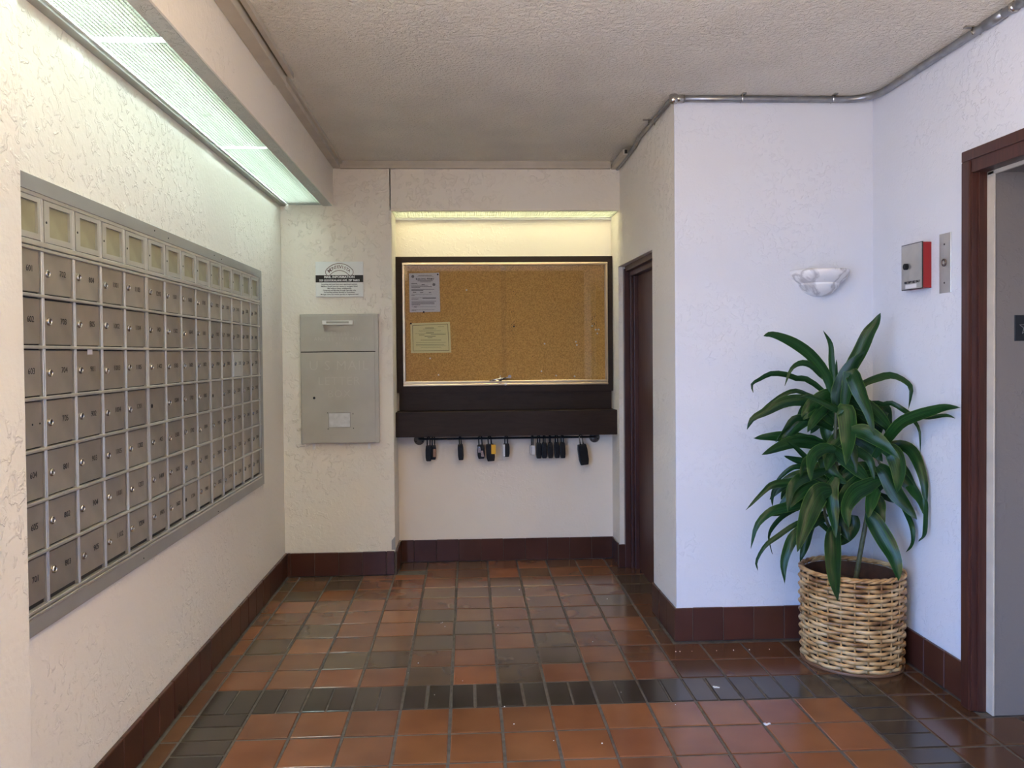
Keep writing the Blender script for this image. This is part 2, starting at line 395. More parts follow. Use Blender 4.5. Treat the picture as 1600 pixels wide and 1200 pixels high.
M_STEM = plain('green_brown_stem', (0.055, 0.062, 0.024), 0.55, var=0.4, scale=60)
M_WICK = wicker_mat()
M_SOIL = plain('dark_soil', (0.030, 0.018, 0.011), 0.9, var=0.4, scale=60, bump=0.006)
M_LOUV = plain('white_louver_plastic', (0.42, 0.44, 0.38), 0.5)
def translucent(name, col):
    m, t, b = new_mat(name); tr = t.nodes.new('ShaderNodeBsdfTranslucent'); tr.inputs[0].default_value = (*col, 1)
    mx = t.nodes.new('ShaderNodeMixShader'); mx.inputs[0].default_value = 0.6
    t.links.new(b.outputs[0], mx.inputs[1]); t.links.new(tr.outputs[0], mx.inputs[2]); b.inputs['Base Color'].default_value = (*col, 1)
    t.links.new(mx.outputs[0], t.nodes['Material Output'].inputs[0]); return m
M_TRANS = translucent('translucent_divider', (0.8, 0.82, 0.78))
M_OUT = plain('outside_paving', (0.42, 0.40, 0.37), 0.8, var=0.1, scale=3)
M_LAMP = emit('fluorescent_tube_cool', PANEL_C, PANEL_E)
M_LAMPW = emit('fluorescent_tube_warm', NICHE_C, NICHE_E)

# ================================================================== SETTING
XL, YB, YN, YC, XR = -1.112, 4.835, 5.112, 3.632, 1.885      # wall planes
NX0, NX1 = -0.452, 0.930                                      # niche sides
def ceil_z(y): return 2.49 + (5 - y) * 0.0150
def beam_z(y): return 2.227 + (4.83 - y) * 0.0105
def col_x(y): return 0.928 + (5.112 - y) * 0.0180             # slanting left face of the column

# --- floor: grout bed with one object per tile
gr = MB().box(-1.5, 2.6, -2.6, 5.35, -0.12, -0.0035)
floor = struct(gr.build('floor', M_GROUT))
struct(MB().box(-40, -1.5, -30, 30, -0.25, -0.10).build('ground_outside', M_OUT))
TP, TX0 = 0.1883, -0.0786
YR = {k: 3.2190 + (k - 1) * 0.1881 for k in range(1, 12)}
for k in range(0, -4, -1): YR[k] = 3.0058 + k * 0.2016
t_me = MB().hexa([(-.5, -.5, -1), (.5, -.5, -1), (.5, .5, -1), (-.5, .5, -1), (-.5, -.5, 0), (.5, -.5, 0), (.5, .5, 0), (-.5, .5, 0)]).mesh('tile', M_TILE)
TILES = {}
def tile_mesh(w, d):
    key = (round(w, 2), round(d, 2))
    if key not in TILES:
        c = 0.0028
        b = MB(); a, e = w / 2, d / 2
        lo = [(-a, -e), (a, -e), (a, e), (-a, e)]; hi = [(-a + c, -e + c), (a - c, -e + c), (a - c, e - c), (-a + c, e - c)]
        b.add([(x, y, -0.008) for x, y in lo] + [(x, y, -0.0016) for x, y in lo] + [(x, y, 0) for x, y in hi],
              [(0, 1, 5, 4), (1, 2, 6, 5), (2, 3, 7, 6), (3, 0, 4, 7), (4, 5, 9, 8), (5, 6, 10, 9), (6, 7, 11, 10), (7, 4, 8, 11), (8, 9, 10, 11)])
        TILES[key] = b.mesh('tile', M_TILE)
    return TILES[key]
O_, B_, D_, K_ = (0.180, 0.070, 0.030), (0.115, 0.056, 0.029), (0.082, 0.056, 0.034), (0.044, 0.034, 0.025)
Q_ = (0.145, 0.060, 0.029)
PALETTE = {'o': O_, 'b': B_, 'd': D_, 'k': K_, 'q': Q_}
# colour of the tiles as laid, column -5 first; rows from the back
ROWS = {10: '.....qbqobqobbbbbb', 9: 'bddqoqbobqqbobobb', 8: 'dbdqqqbbqbbdqbqbb', 7: 'bdobqbbbqqbdbbqbb', 6: 'qoboqbbqbqdbdbbqb',
        5: 'bbbqodbqbbbqqbqbb', 4: 'obdqobdbbqqbqqbbb', 3: 'odoqbdbqdbqbqqqbb', 2: 'bbqddbqddqbqqqbqb', 1: 'boqoqdodqbqbqqqbb',
        -1: '.koooqoooqoqqooqkbb', -2: '.koqooqoqqobqooqkbb', -3: '.kooqooqooqooqoqkbb'}
def shade(c, j=0.14):
    k = 1 + random.uniform(-j, j); return (c[0] * k, c[1] * k * (1 + random.uniform(-.05, .05)), c[2] * k, 1)
def put_tile(x0, x1, y0, y1, col, g=0.0105):
    # clip to the room's outline
    ym = (y0 + y1) / 2
    x0 = max(x0, -1.094 + 0.003)
    if ym > YB: x0 = max(x0, -0.438)
    xm = 1.868 if ym < 3.61 else (1.050 if 4.0 < ym < 4.90 else 0.936)
    if ym < 2.80: xm = 2.28
    x1 = min(x1, xm)
    if x1 < -0.43: y1 = min(y1, 4.818)
    elif x0 < -0.44 and ym > 4.7: y1 = min(y1, 4.818)
    y1 = min(y1, 5.102)
    if x0 > 0.95 and ym < 3.62: y1 = min(y1, 3.618)
    if x1 - x0 < 0.02 or y1 - y0 < 0.02: return
    me = tile_mesh(x1 - x0 - g, y1 - y0 - g)
    o = place('tile', me, ((x0 + x1) / 2 + random.uniform(-1, 1) * .0012, (y0 + y1) / 2 + random.uniform(-1, 1) * .0012, random.uniform(-.0008, .0006)), floor,
              rot=(random.uniform(-1, 1) * .0022, random.uniform(-1, 1) * .0022, random.uniform(-1, 1) * .006))
    o.color = col
X = lambda c: TX0 + c * TP
for r in range(1, 11):
    s = ROWS[r]
    for c in range(-6, 11):
        if r == 10 and c < -2: continue
        ch = s[c + 6] if 0 <= c + 6 < len(s) and s[c + 6] != '.' else 'b'
        k = 1.22 if r > 3 else 1.12  # far rows paler: sheen of the left light put into colour
        if c > 4: k *= .62  # right-hand columns darkened: the shade there is put into the colour
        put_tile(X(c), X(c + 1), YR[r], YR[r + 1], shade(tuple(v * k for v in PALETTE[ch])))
put_tile(X(-6), X(-5), YR[0], YR[1], shade(B_))
for c in range(-5, 9):                                             # border course of half tiles
    for h in (0, .5):
        put_tile(X(c + h), X(c + h + .5), YR[0], YR[1], shade(K_, .25), 0.008)
for c in (9, 10): put_tile(X(c), X(c + 1), YR[0], YR[1], shade(tuple(v * .6 for v in B_)))  # darkened like the right-hand columns, shade in the colour
for r in (-1, -2, -3):
    for c in range(-6, 13):
        if c in (-5, 8):
            for h in (0, .5):
                d = YR[r + 1] - YR[r]
                put_tile(X(c), X(c + 1), YR[r] + d * h, YR[r] + d * (h + .5), shade(K_, .25), 0.008)
        elif c in (-6, 9, 10, 11, 12): put_tile(X(c), X(c + 1), YR[r], YR[r + 1], shade(B_ if c < 0 else tuple(v * .6 for v in B_)))  # right-hand tiles darkened here too, shade in the colour
        else:
            put_tile(X(c), X(c + 1), YR[r], YR[r + 1], shade(PALETTE[random.choice('ooooq')], .1))
rest = MB(); y = YR[-3] - 0.2016
while y > -2.5:
    for c in range(-6, 10):
        rest.box(X(c) + .005, X(c + 1) - .005, y + .005, y + .1966, -0.01, 0.0)
    y -= 0.2016
ro = rest.build('tile_field', quarry('quarry_tile_field', 0.24, False, (0.14, 0.058, 0.028)), floor); ro['kind'] = 'stuff'
# paint crumbs lying about
cb = MB()
for i in range(26):
    x, yy = random.uniform(-.4, 1.5), random.uniform(2.65, 4.6)
    if x > .85: yy = min(yy, 3.5)
    s = random.uniform(.0012, .0028)
    cb.hexa([(x - s, yy - s, 0), (x + s, yy - s * .6, 0), (x + s * .7, yy + s, 0), (x - s, yy + s * .5, 0), (x - s * .5, yy - s * .5, s), (x + s * .5, yy - s * .4, s * 1.2), (x + s * .4, yy + s * .5, s), (x - s * .5, yy + s * .4, s)])
for x, yy in ((1.062, 2.80), (.98, 3.12)):
    for k in range(5):
        a, b2 = x + random.uniform(-.012, .012), yy + random.uniform(-.006, .006)
        cb.box(a - .004, a + .004, b2 - .003, b2 + .003, 0, .003)
db = cb.build('paint_crumbs', M_WHITE); db['kind'] = 'stuff'; tag(db, 'white paint crumbs scattered over the brown floor tiles', 'debris')

# --- ceiling and walls
H = 2.75
struct(MB().hexa([(-1.4, -2.6, ceil_z(-2.6)), (2.6, -2.6, ceil_z(-2.6)), (2.6, 5.35, ceil_z(5.35)), (-1.4, 5.35, ceil_z(5.35)), (-1.4, -2.6, 2.9), (2.6, -2.6, 2.9), (2.6, 5.35, 2.9), (-1.4, 5.35, 2.9)]).build('ceiling', M_CEIL))
struct(MB().box(-1.40, XL, 1.58, 5.3, -.05, H).build('wall_left', M_WALL))
struct(MB().box(-1.40, -1.070, 1.45, 1.976, -.05, 2.70).build('wall_left_pier', M_WALL, bevel=.006))
struct(MB().box(-1.40, NX0, YB, 5.3, -.05, H).build('wall_back', M_WALL, bevel=.004))
struct(MB().box(NX0 - .2, 1.2, YN, 5.3, -.05, H).build('wall_niche', M_NICHE))
struct(MB().box(NX0 - .01, 0.940, YB, 4.86, 2.200, H).build('wall_back_upper', M_WALL))
struct(MB().box(NX0 - .01, 1.0, 4.86, 5.2, 2.262, H).build('niche_ceiling', M_WALL))
DY0, DY1, DZ = 4.050, 4.888, 1.862
w = MB()
for y0, y1, z0 in ((DY1, 5.3, -.05), (YC + .004, DY0, -.05), (DY0, DY1, DZ)):
    w.hexa([(col_x(y0), y0, z0), (1.12, y0, z0), (1.12, y1, z0), (col_x(y1), y1, z0), (col_x(y0), y0, H), (1.12, y0, H), (1.12, y1, H), (col_x(y1), y1, H)])
struct(w.build('wall_column_left', M_WALL))
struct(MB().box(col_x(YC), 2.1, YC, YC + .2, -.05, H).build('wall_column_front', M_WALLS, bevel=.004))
EY0, EY1 = 1.75, 2.905
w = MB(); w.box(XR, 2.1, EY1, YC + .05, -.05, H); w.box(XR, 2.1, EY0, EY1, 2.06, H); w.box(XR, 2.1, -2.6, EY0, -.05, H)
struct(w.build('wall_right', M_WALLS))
struct(MB().box(-1.4, 2.1, -2.75, -2.55, -.05, 2.9).build('wall_behind', M_DOOR))
# beam box over the letter boxes: outer face, concrete lower edge, timber batten on the wall
b = MB()
def slab(x0, x1, z_off, h, y0=-0.6, y1=YB + .01):
    return [(x0, y0, beam_z(y0) + z_off), (x1, y0, beam_z(y0) + z_off), (x1, y1, beam_z(y1) + z_off), (x0, y1, beam_z(y1) + z_off),
            (x0, y0, h), (x1, y0, h), (x1, y1, h), (x0, y1, h)]
b.hexa(slab(-0.862, -0.803, 0, H))
struct(b.build('wall_beam', M_CONC, bevel=.004))
struct(MB().hexa(slab(-0.8035, -0.797, 0.0, H)).build('wall_beam_face', M_WALL))

# --- skirting of upright tiles
bt = MB(); T = 0.015
def skirting(name, p0, p1, h, thick, pitch=0.143, start=0.0, cls='bbbb', name_part='tile'):
    """p0->p1 plan line of the wall; the skirting stands to the right-hand side of it"""
    p0, p1 = Vector((*p0, 0)), Vector((*p1, 0)); d = p1 - p0; Ln = d.length; d.normalize(); n = Vector((-d.y, d.x, 0))
    bed = MB(); q = [p0, p1, p1 + n * (thick - .004), p0 + n * (thick - .004)]
    bed.prism([(v.x, v.y) for v in q], 0, h - .003)
    root = struct(bed.build(name, M_GROUT))
    s = start - pitch if start > 0.01 else 0.0
    while s < Ln - .004:
        a, e = max(s, 0), min(s + pitch, Ln)
        if e - a > .012:
            g = .0014; A, B2 = p0 + d * (a + g), p0 + d * (e - g)
            q = [A + n * .003, B2 + n * .003, B2 + n * (thick + random.uniform(-.0008, .0008)), A + n * (thick + random.uniform(-.0008, .0008))]
            m = MB().prism([(v.x, v.y) for v in q], .002, h + random.uniform(-.001, .001))
            o = m.build(name_part, M_BASE, root, bevel=.002, seg=1, org=A)
            o.color = shade((0.066, 0.023, 0.014), .14)
        s += pitch
    return root
skirting('baseboard_left', (XL, YB), (XL, 1.98), .143, T)
skirting('baseboard_left_pier', (-1.07, 1.976), (-1.07, 1.45), .143, .010)
skirting('baseboard_back', (NX0 - .003, YB), (XL + T, YB), .143, T, start=.05)
skirting('baseboard_niche_left', (NX0, YN), (NX0, YB - T), .143, .012)
skirting('baseboard_niche', (NX1, YN), (NX0 + .012, YN), .141, T)
skirting('baseboard_niche_right', (col_x(DY1), DY1 + .03), (NX1, YN - T), .143, .011)
skirting('baseboard_jamb', (.975, DY1), (col_x(DY1) - .011, DY1), .143, .012)
skirting('baseboard_column_left', (col_x(YC), YC - .014), (col_x(DY0), DY0), .152, .012)
skirting('baseboard_column', (XR, YC), (col_x(YC) - .012, YC), .155, T)
skirting('baseboard_right', (XR, EY1), (XR, YC - T), .149, T)

# --- door in the side of the column
d = struct(MB().box(1.042, 1.085, DY0, DY1, -.004, DZ - .03).build('door_1', M_DOOR))
fr = MB()
fr.box(.962, .998, DY1 - .020, DY1 + .02, 0, DZ - .015); fr.box(.998, 1.016, DY1 - .038, DY1 + .02, 0, DZ - .03)
fr.box(1.016, 1.044, DY1 - .058, DY1 + .02, 0, DZ - .045)
fr.box(.972, 1.0, DY0 - .02, DY1, DZ - .032, DZ + .01); fr.box(1.0, 1.044, DY0 - .02, DY1, DZ - .062, DZ + .01)
fr.box(.985, 1.044, DY0 - .02, DY0 + .018, 0, DZ)
fr.build('door_frame', M_FRAME, d, bevel=.003)
MB().box(.958, .964, DY1 - .004, DY1 + .02, .144, DZ).build('jamb_strip', M_CREAM, d)
kb = MB(); kb.lathe([(0.0, -.055), (.022, -.052), (.026, -.04), (.012, -.022), (.010, -.01), (.028, -.006), (.028, 0)], 14, (1.042, DY0 + .07, .92), ((0, 1, 0), (0, 0, 1), (1, 0, 0)))
kb.build('door_knob', M_CHROME, d, smooth=True)

# --- elevator opening in the right wall
ct = MB(); CX0, CX1 = 1.846, 1.905
ct.box(CX0, CX1, 2.858, 2.906, 0, 2.038); ct.box(CX0, CX1, EY0, 2.906, 2.038, 2.078)
struct(ct.build('trim_1', M_FRAME, bevel=.004))
ct = MB(); ct.box(CX0 + .006, 1.913, 2.852, 2.859, 0, 2.04); ct.box(CX0 + .03, 1.913, 2.846, 2.853, 0, 2.005)
ct.box(CX0 + .006, 1.918, EY0, 2.858, 1.992, 2.04)
struct(ct.build('trim_2', M_FRAME, bevel=.002))
struct(MB().box(1.910, 2.6, 2.812, 2.95, 0, 2.3).build('wall_elevator_reveal', M_TAUPE))
st = MB(); st.box(1.906, 1.913, 2.808, 2.852, 0, 1.992); st.box(1.906, 1.918, EY0, 2.846, 1.978, 1.993)
struct(st.build('trim_3', M_CREAM, bevel=.002))
struct(MB().box(1.913, 2.6, EY0, 2.82, 1.985, 2.3).build('elevator_soffit', M_TAUPE))
dr = struct(MB().box(2.30, 2.34, EY0, 2.815, 0, 1.99).build('door_2', M_STEEL))
MB().box(2.294, 2.301, 2.27, 2.29, 0, 1.985).build('door_edge', M_BLACK, dr)
struct(MB().box(2.1, 2.6, EY0 - .15, EY0, 0, 2.3).build('wall_elevator_near', M_TAUPE))

# ================================================================== LIGHT OVER THE LETTER BOXES
Y0L, Y1L = -0.3, YB
lt = thing('fluorescent_light', (-0.95, 3.0, 2.25), 'long fluorescent light with white eggcrate louvers above the letter boxes', 'ceiling light')
def rail(x0, x1, z0, z1, y0=Y0L, y1=Y1L):
    m = MB(); m.hexa([(x0, y0, beam_z(y0) + z0), (x1, y0, beam_z(y0) + z0), (x1, y1, beam_z(y1) + z0), (x0, y1, beam_z(y1) + z0),
                      (x0, y0, beam_z(y0) + z1), (x1, y0, beam_z(y0) + z1), (x1, y1, beam_z(y1) + z1), (x0, y1, beam_z(y1) + z1)]); return m
rail(XL, -1.081, 0, .10).build('wall_batten', M_GREYMETAL, lt, bevel=.002)
rail(-1.081, -0.862, .085, .10).build('housing', M_WHITE, lt)
rail(-1.081, -1.072, .010, .085).build('trough_side', M_WHITE, lt)
for k in range(4):
    y0 = -.2 + k * 1.24; y1 = min(y0 + 1.2, YB - .03)
    for x in (-1.02, -0.925):
        MB().cyl((x, y0, beam_z(y0) + .060), (x, y1, beam_z(y1) + .060), .013, n=10).build('lamp_tube', M_LAMP, lt, smooth=True)
LX0, LX1 = -1.062, -0.864
for y0, y1 in ((3.535, YB), (2.365, 3.515), (1.19, 2.345), (0.02, 1.17)):
    m = MB(); h = .010; pit = .0118
    n = 17
    for i in range(n + 1):
        x = LX0 + (LX1 - LX0) * i / n; wd = .0011
        m.hexa([(x - wd, y0, beam_z(y0) + .006), (x + wd, y0, beam_z(y0) + .006), (x + wd, y1, beam_z(y1) + .006), (x - wd, y1, beam_z(y1) + .006),
                (x - wd, y0, beam_z(y0) + .006 + h), (x + wd, y0, beam_z(y0) + .006 + h), (x + wd, y1, beam_z(y1) + .006 + h), (x - wd, y1, beam_z(y1) + .006 + h)])
    y = y0
    while y < y1:
        z = beam_z(y) + .006; m.box(LX0, LX1, y, y + .0018, z, z + h); y += pit
    o = m.build('louver', M_LOUV, lt); o['kind'] = 'stuff'
for y in (3.525, 2.355, 1.18):
    z = beam_z(y); q = [(LX0, y - .010, z + .003), (LX1, y - .010, z + .003), (LX1, y + .010, z + .003), (LX0, y + .010, z + .003)]
    m = MB(); m.add(q, [(0, 1, 2, 3)]); m.build('louver_divider', M_TRANS, lt)
# light in the niche
nl = thing('niche_light', (0.24, 4.97, 2.21), 'warm fluorescent light with louver in the top of the board niche', 'ceiling light')
MB().box(NX0, .935, 4.862, YN, 2.250, 2.262).build('housing', M_WHITE, nl)
for y in (4.93, 5.04):
    MB().cyl((NX0 + .02, y, 2.232), (.915, y, 2.232), .011, n=10).build('lamp_tube', M_LAMPW, nl, smooth=True)
m = MB(); x = NX0
while x < .93: m.box(x, x + .0018, 4.862, YN, 2.199, 2.210); x += .0135
for i in range(19): yy = 4.863 + i * .0138; m.box(NX0, .93, yy, yy + .0016, 2.199, 2.210)
o = m.build('louver', M_LOUV, nl); o['kind'] = 'stuff'
MB().box(NX0, .93, YN - .012, YN, 2.186, 2.212).build('ledger_strip', M_WHITE, nl)

# ================================================================== LETTER BOX BANK
bank = thing('mailbox_bank', (-1.10, 3.15, 0.65), 'aluminium bank of numbered apartment letter boxes set in the left wall', 'mailboxes')
def zt(y, z): return z + (4.3 - y) * .0105 * (z - .7) / 1.1
BY0, BY1 = 1.80, 4.31
XF = -1.096
POSTS = [2.122, 2.288, 2.452, 2.617, 2.793, 2.958, 3.122, 3.287, 3.458, 3.620, 3.780, 3.940, 4.100, 4.256]
EDGES = [1.957] + POSTS
ZR = [1.620 - .1292 * k for k in range(8)]                         # centre lines of the rails
def ybar(x0, x1, y0, y1, za, zb):
    return MB().hexa([(x0, y0, zt(y0, za)), (x1, y0, zt(y0, za)), (x1, y1, zt(y1, za)), (x0, y1, zt(y1, za)),
                      (x0, y0, zt(y0, zb)), (x1, y0, zt(y0, zb)), (x1, y1, zt(y1, zb)), (x0, y1, zt(y1, zb))])
ybar(XL - .05, -1.110, BY0, BY1 - .01, .66, 1.77).build('back_plate', M_INK, bank)  # black, so the shadow lines between doors and posts are in its colour
ybar(-1.112, XF, BY0, BY1, 1.748, 1.788).build('trim_flange', M_GREYMETAL, bank, bevel=.0015)
ybar(-1.112, XF, BY0, BY1, .650, .694).build('trim_flange', M_GREYMETAL, bank, bevel=.0015)
ybar(-1.112, XF, 4.266, BY1, .694, 1.748).build('trim_flange', M_GREYMETAL, bank, bevel=.0015)
for za, zb, xx in ((1.738, 1.749, XF - .002), (1.604, 1.612, XF + .001), (1.615, 1.628, XF + .001), (.704, .712, XF), (.693, .701, XF + .002)):
    ybar(-1.112, xx, BY0, 4.268, za, zb).build('rail', M_ALUL, bank, bevel=.0012, seg=1)
for k in range(1, 7):
    ybar(-1.112, XF + .001, BY0, 4.262, ZR[k] - .0042, ZR[k] + .0042).build('rail', M_ALUL, bank, bevel=.0025, seg=2)
for i, p in enumerate(POSTS):
    big = i in (4, 8)
    wd = .0115 if big else .0068
    m = MB()
    for s in ((-wd, -.0015), (.0015, wd)):
        m.hexa([(-1.112, p + s[0], zt(p, .70)), (XF - .003, p + s[0], zt(p, .70)), (XF - .003, p + s[1], zt(p, .70)), (-1.112, p + s[1], zt(p, .70)),
                (-1.112, p + s[0], zt(p, 1.742)), (XF - .003, p + s[0], zt(p, 1.742)), (XF - .003, p + s[1], zt(p, 1.742)), (-1.112, p + s[1], zt(p, 1.742))])
    m.build('divider_post', M_ALUL, bank, bevel=.001, seg=1)
NUM = [['601', '602', '603', '', '604', '605', '701'], ['702', '703', '704', '705', '801', '802', '803'],
       ['804', '805', '901', '902', '903', '904', '905'], ['1001', '1002', '1003', '1004', '1005', '1101', '1102'],
       ['1103', '1104', '1105', '1201', '1202', '1203', '1204'],
       ['1205', '1401', '1402', '', '1403', '1404', '1405'], ['1501', '1502', '1503', '1504', '1505', '1601', '1602'],
       ['1603', '1604', '1605', '1701', '1702', '1703', '1704'], ['1705', '1801', '1802', '1803', '1804', '1805', '1901'],
       ['1902', '1903', '1904', '', '1905', '2001', '2002'], ['2003', '2004', '2005', '2101', '2102', '2103', '2104'],
       ['2105', '2201', '2202', '2203', '2204', '2205', '2301'], ['2302', '2303', '2304', '2305', '2401', '2402', '2403'],
       ['2404', '2405', '2501', '2502', '2503', '2504', '2505']]
lock_me = MB().lathe([(.0105, 0), (.0105, .0035), (.0090, .0052), (.0078, .0056), (.0066, .0040), (.0030, .0040), (.0, .0040)], 16, axes=((0, 1, 0), (0, 0, 1), (1, 0, 0))).mesh('lock', M_CHROME, smooth=False)
_k = MB(); _k.box(.0041, .0046, -.0008, .0008, -.004, .004); slot_me = _k.mesh('keyway', M_BLACK)
hole_me = MB().lathe([(.0075, 0), (.0075, .0006), (0, .0006)], 14, axes=((0, 1, 0), (0, 0, 1), (1, 0, 0))).mesh('lock_hole', M_BLACK)
pin_me = MB().lathe([(.0028, 0), (.0022, .0012), (0, .0014)], 8, axes=((0, 1, 0), (0, 0, 1), (1, 0, 0))).mesh('rivet', M_BLACK)
XD = -1.1035
def door_mesh(w_, h_, mat):
    return MB().box(-.006, 0, -w_ / 2, w_ / 2, -h_ / 2, h_ / 2).mesh('mailbox_door', mat, bevel=.0015, seg=1)
dm = {}
for c in range(14):
    ya, yb = EDGES[c], EDGES[c + 1]
    ya += .0145 if c in (5, 9) else .0098; yb -= .0145 if c in (4, 8) else .0098
    if c == 13: yb -= .001
    yc = (ya + yb) / 2
    for r in range(7):
        zc = (ZR[r] + ZR[r + 1]) / 2 - (.003 if r == 0 else 0) + (-.0005 if r == 6 else 0); h_ = .1292 - .0125 - (.008 if r == 0 else .003 if r == 6 else 0)
        key = (round(yb - ya, 3), round(h_, 3), c == 11 and r == 2)
        if key not in dm: dm[key] = door_mesh(yb - ya, h_, M_ALUNEW if key[2] else M_ALU)
        xx = XD + (.006 if key[2] else 0)
        loc = Vector((xx, yc, zt(yc, zc)))
        do = place('mailbox_door', dm[key], loc, bank)
        if key[2]: do['label'] = 'newer, brighter aluminium door'
        n = NUM[c][r]
        lk = Vector((xx, ya + .017 + random.uniform(0, .006), loc.z + random.uniform(-.003, .006)))
        if (c, r) in ((5, 3), (7, 6), (9, 3)):
            place('lock_hole', hole_me, lk, do)
        elif c > 0:
            l = place('lock', lock_me, lk, do, rot=(random.uniform(-.7, .7), 0, 0))
            # keyway turned with the lock
            place('keyway', slot_me, lk, do, rot=l.rotation_euler.copy())
        elif n == '':
            for s in (.02, .055): place('rivet', pin_me, lk + Vector((0, s + .06, 0)), do)
        if n:
            text('number', n, .0225, (xx + .0003, ya + (.100 if len(n) < 4 else .098), loc.z + .004), 'left', M_INK, do, extrude=.0002)
    # directory window over the column
    w_, h2 = yb - ya, .108
    zc = 1.6835
    loc = Vector((-1.102, yc, zt(yc, zc)))
    m = MB(); fw = .026
    for b4 in ((-w_ / 2, w_ / 2, h2 / 2 - fw * .46, h2 / 2), (-w_ / 2, w_ / 2, -h2 / 2, -h2 / 2 + fw * .6), (-w_ / 2, -w_ / 2 + fw, -h2 / 2 + fw * .6, h2 / 2 - fw * .46), (w_ / 2 - fw * .5, w_ / 2, -h2 / 2 + fw * .6, h2 / 2 - fw * .46)):
        m.box(loc.x - .006, loc.x + .004, yc + b4[0], yc + b4[1], loc.z + b4[2], loc.z + b4[3])
    f = m.build('directory_frame', M_DIRF, bank, org=loc)
    MB().box(loc.x - .006, loc.x - .0025, yc - w_ / 2 + fw, yc + w_ / 2 - fw * .45, loc.z - h2 / 2 + fw * .5, loc.z + h2 / 2 - fw * .4).build('directory_card', M_KHAKI, f)
    if c > 0: place('keyhole', hole_me, (loc.x + .004, ya + .010, loc.z - .002), f, scale=(1, .45, .45))
for y, z in ((2.86, 1.772), (2.99, 1.765), (3.52, 1.77), (3.62, 1.765), (2.72, .668), (3.52, .662)):
    place('rivet', pin_me, (XF, y, zt(y, z)), bank)
st = MB().box(XD, XD + .0008, 2.365, 2.395, 1.355, 1.37); st.build('torn_sticker', M_PAPER, bank)

# ================================================================== MAIL SIGN
sg = thing('mail_sign', (-.766, 4.825, 1.682), 'small white mail information sign on the wall above the letter drop', 'sign')
SX0, SX1, SZ0, SZ1 = -.907, -.624, 1.682, 1.893
MB().box(SX0, SX1, 4.8255, YB + .004, SZ0, SZ1).build('sign_plate', M_SIGN, sg, bevel=.001, seg=1)
MB().box(SX0, SX1, 4.8249, 4.826, 1.769, 1.812).build('header_band', M_INK, sg)
yf = 4.8247; cxs = (SX0 + SX1) / 2
text('lettering', 'MAIL INFORMATION', .0195, (cxs, yf, 1.8005), 'front', M_SIGN, sg, bold=.0006)
text('lettering', '320 LILIUOKALANI AVE, ZIP 96815', .0160, (cxs, yf, 1.7805), 'front', M_SIGN, sg, bold=.0006)
for i, s in enumerate(('Incoming mail must have your apartment number.', 'Mailbox should have last names or occupant listed.', 'Mail without these: undeliverable.',
                       'Outgoing mail Monday through Saturday only.', 'Forwarding address directly to Postmaster.', 'Manager does not receive parcels or registered mail.')):
    text('lettering', s, .0106, (cxs, yf + .0005, 1.7575 - i * .0121), 'front', M_INK, sg, bold=.0002)
# arched emblem with the building's name
M_BROWN = plain('emblem_brown', (0.16, 0.085, 0.075), 0.5)
ring = []
R0, R1, A0 = .098, .140, math.radians(42); ccz = 1.742
def arc(R, a): return (cxs + R * math.sin(a), ccz + R * math.cos(a))
path = [arc(R1, -A0 + 2 * A0 * i / 18) for i in range(19)]
ce = arc((R0 + R1) / 2, A0); rr = (R1 - R0) / 2
path += [(ce[0] + rr * math.sin(A0 + t), ce[1] + rr * math.cos(A0 + t)) for t in [PI * k / 8 for k in range(1, 8)]]
path += [arc(R0, A0 - 2 * A0 * i / 18) for i in range(19)]
ce = arc((R0 + R1) / 2, -A0)
path += [(ce[0] + rr * math.sin(-A0 + PI + t), ce[1] + rr * math.cos(-A0 + PI + t)) for t in [PI * k / 8 for k in range(1, 8)]]
path = [(cxs + (x - cxs) * .82, 1.842 + (z - 1.842) * 1.0) for x, z in path]
MB().tube([(x, 4.8252, z) for x, z in path + path[:2]], .0017, 6, caps=False).build('emblem_outline', M_BROWN, sg)
for i, ch in enumerate('MONTEVISTA'):
    a = -A0 * .86 + 2 * A0 * .86 * i / 9; x, z = arc((R0 + R1) / 2, a)
    o = text('emblem_letter', ch, .030 if i in (0, 5) else .025, (cxs + (x - cxs) * .82, 4.8250, z), 'front', M_BROWN, sg, bold=.0002)
    o.rotation_euler = (Matrix.Rotation(a, 3, 'Y') @ FACE['front']).to_euler()

# ================================================================== LETTER DROP
ld = thing('letter_drop_box', (-.768, YB, .80), 'grey metal letter drop box with pull handle on the back wall', 'letter box')
lx0, lx1, lz0, lz1, lzd, ly = -1.000, -.536, .803, 1.579, 1.352, 4.800
MB().box(lx0, lx1, ly + .004, YB, lz0, lz1).build('body', M_MAILBOX, ld, bevel=.004)
MB().box(lx0 + .006, lx1 - .022, ly, ly + .01, lz0 + .006, lzd - .002).build('door', M_MAILBOX, ld, bevel=.002)
fl = MB().box(lx0 + .006, lx1 - .022, ly, ly + .01, lzd + .003, lz1 - .010).build('flap', M_MAILBOX, ld, bevel=.002)
MB().box(lx0 + .004, lx1 - .018, ly + .0015, ly + .01, lzd - .002, lzd + .003).build('gap', M_BLACK, ld)
hm = MB(); hx0, hx1, hz = -.862, -.684, 1.527
hm.box(hx0, hx1, ly - .026, ly - .018, hz + .006, hz + .012); hm.box(hx0, hx1, ly - .026, ly - .018, hz - .012, hz - .006)
hm.box(hx0, hx0 + .022, ly - .026, ly - .018, hz - .006, hz + .006); hm.box(hx1 - .022, hx1, ly - .026, ly - .018, hz - .006, hz + .006)
hm.box(hx0, hx0 + .008, ly - .02, ly, hz - .012, hz + .012); hm.box(hx1 - .008, hx1, ly - .02, ly, hz - .012, hz + .012)
hm.build('pull_handle', plain('pale_handle', (.82, .81, .77), .3, .1), fl)
M_EMB = plain('embossed_letter', (0.535, 0.515, 0.455), 0.4, 0.15)
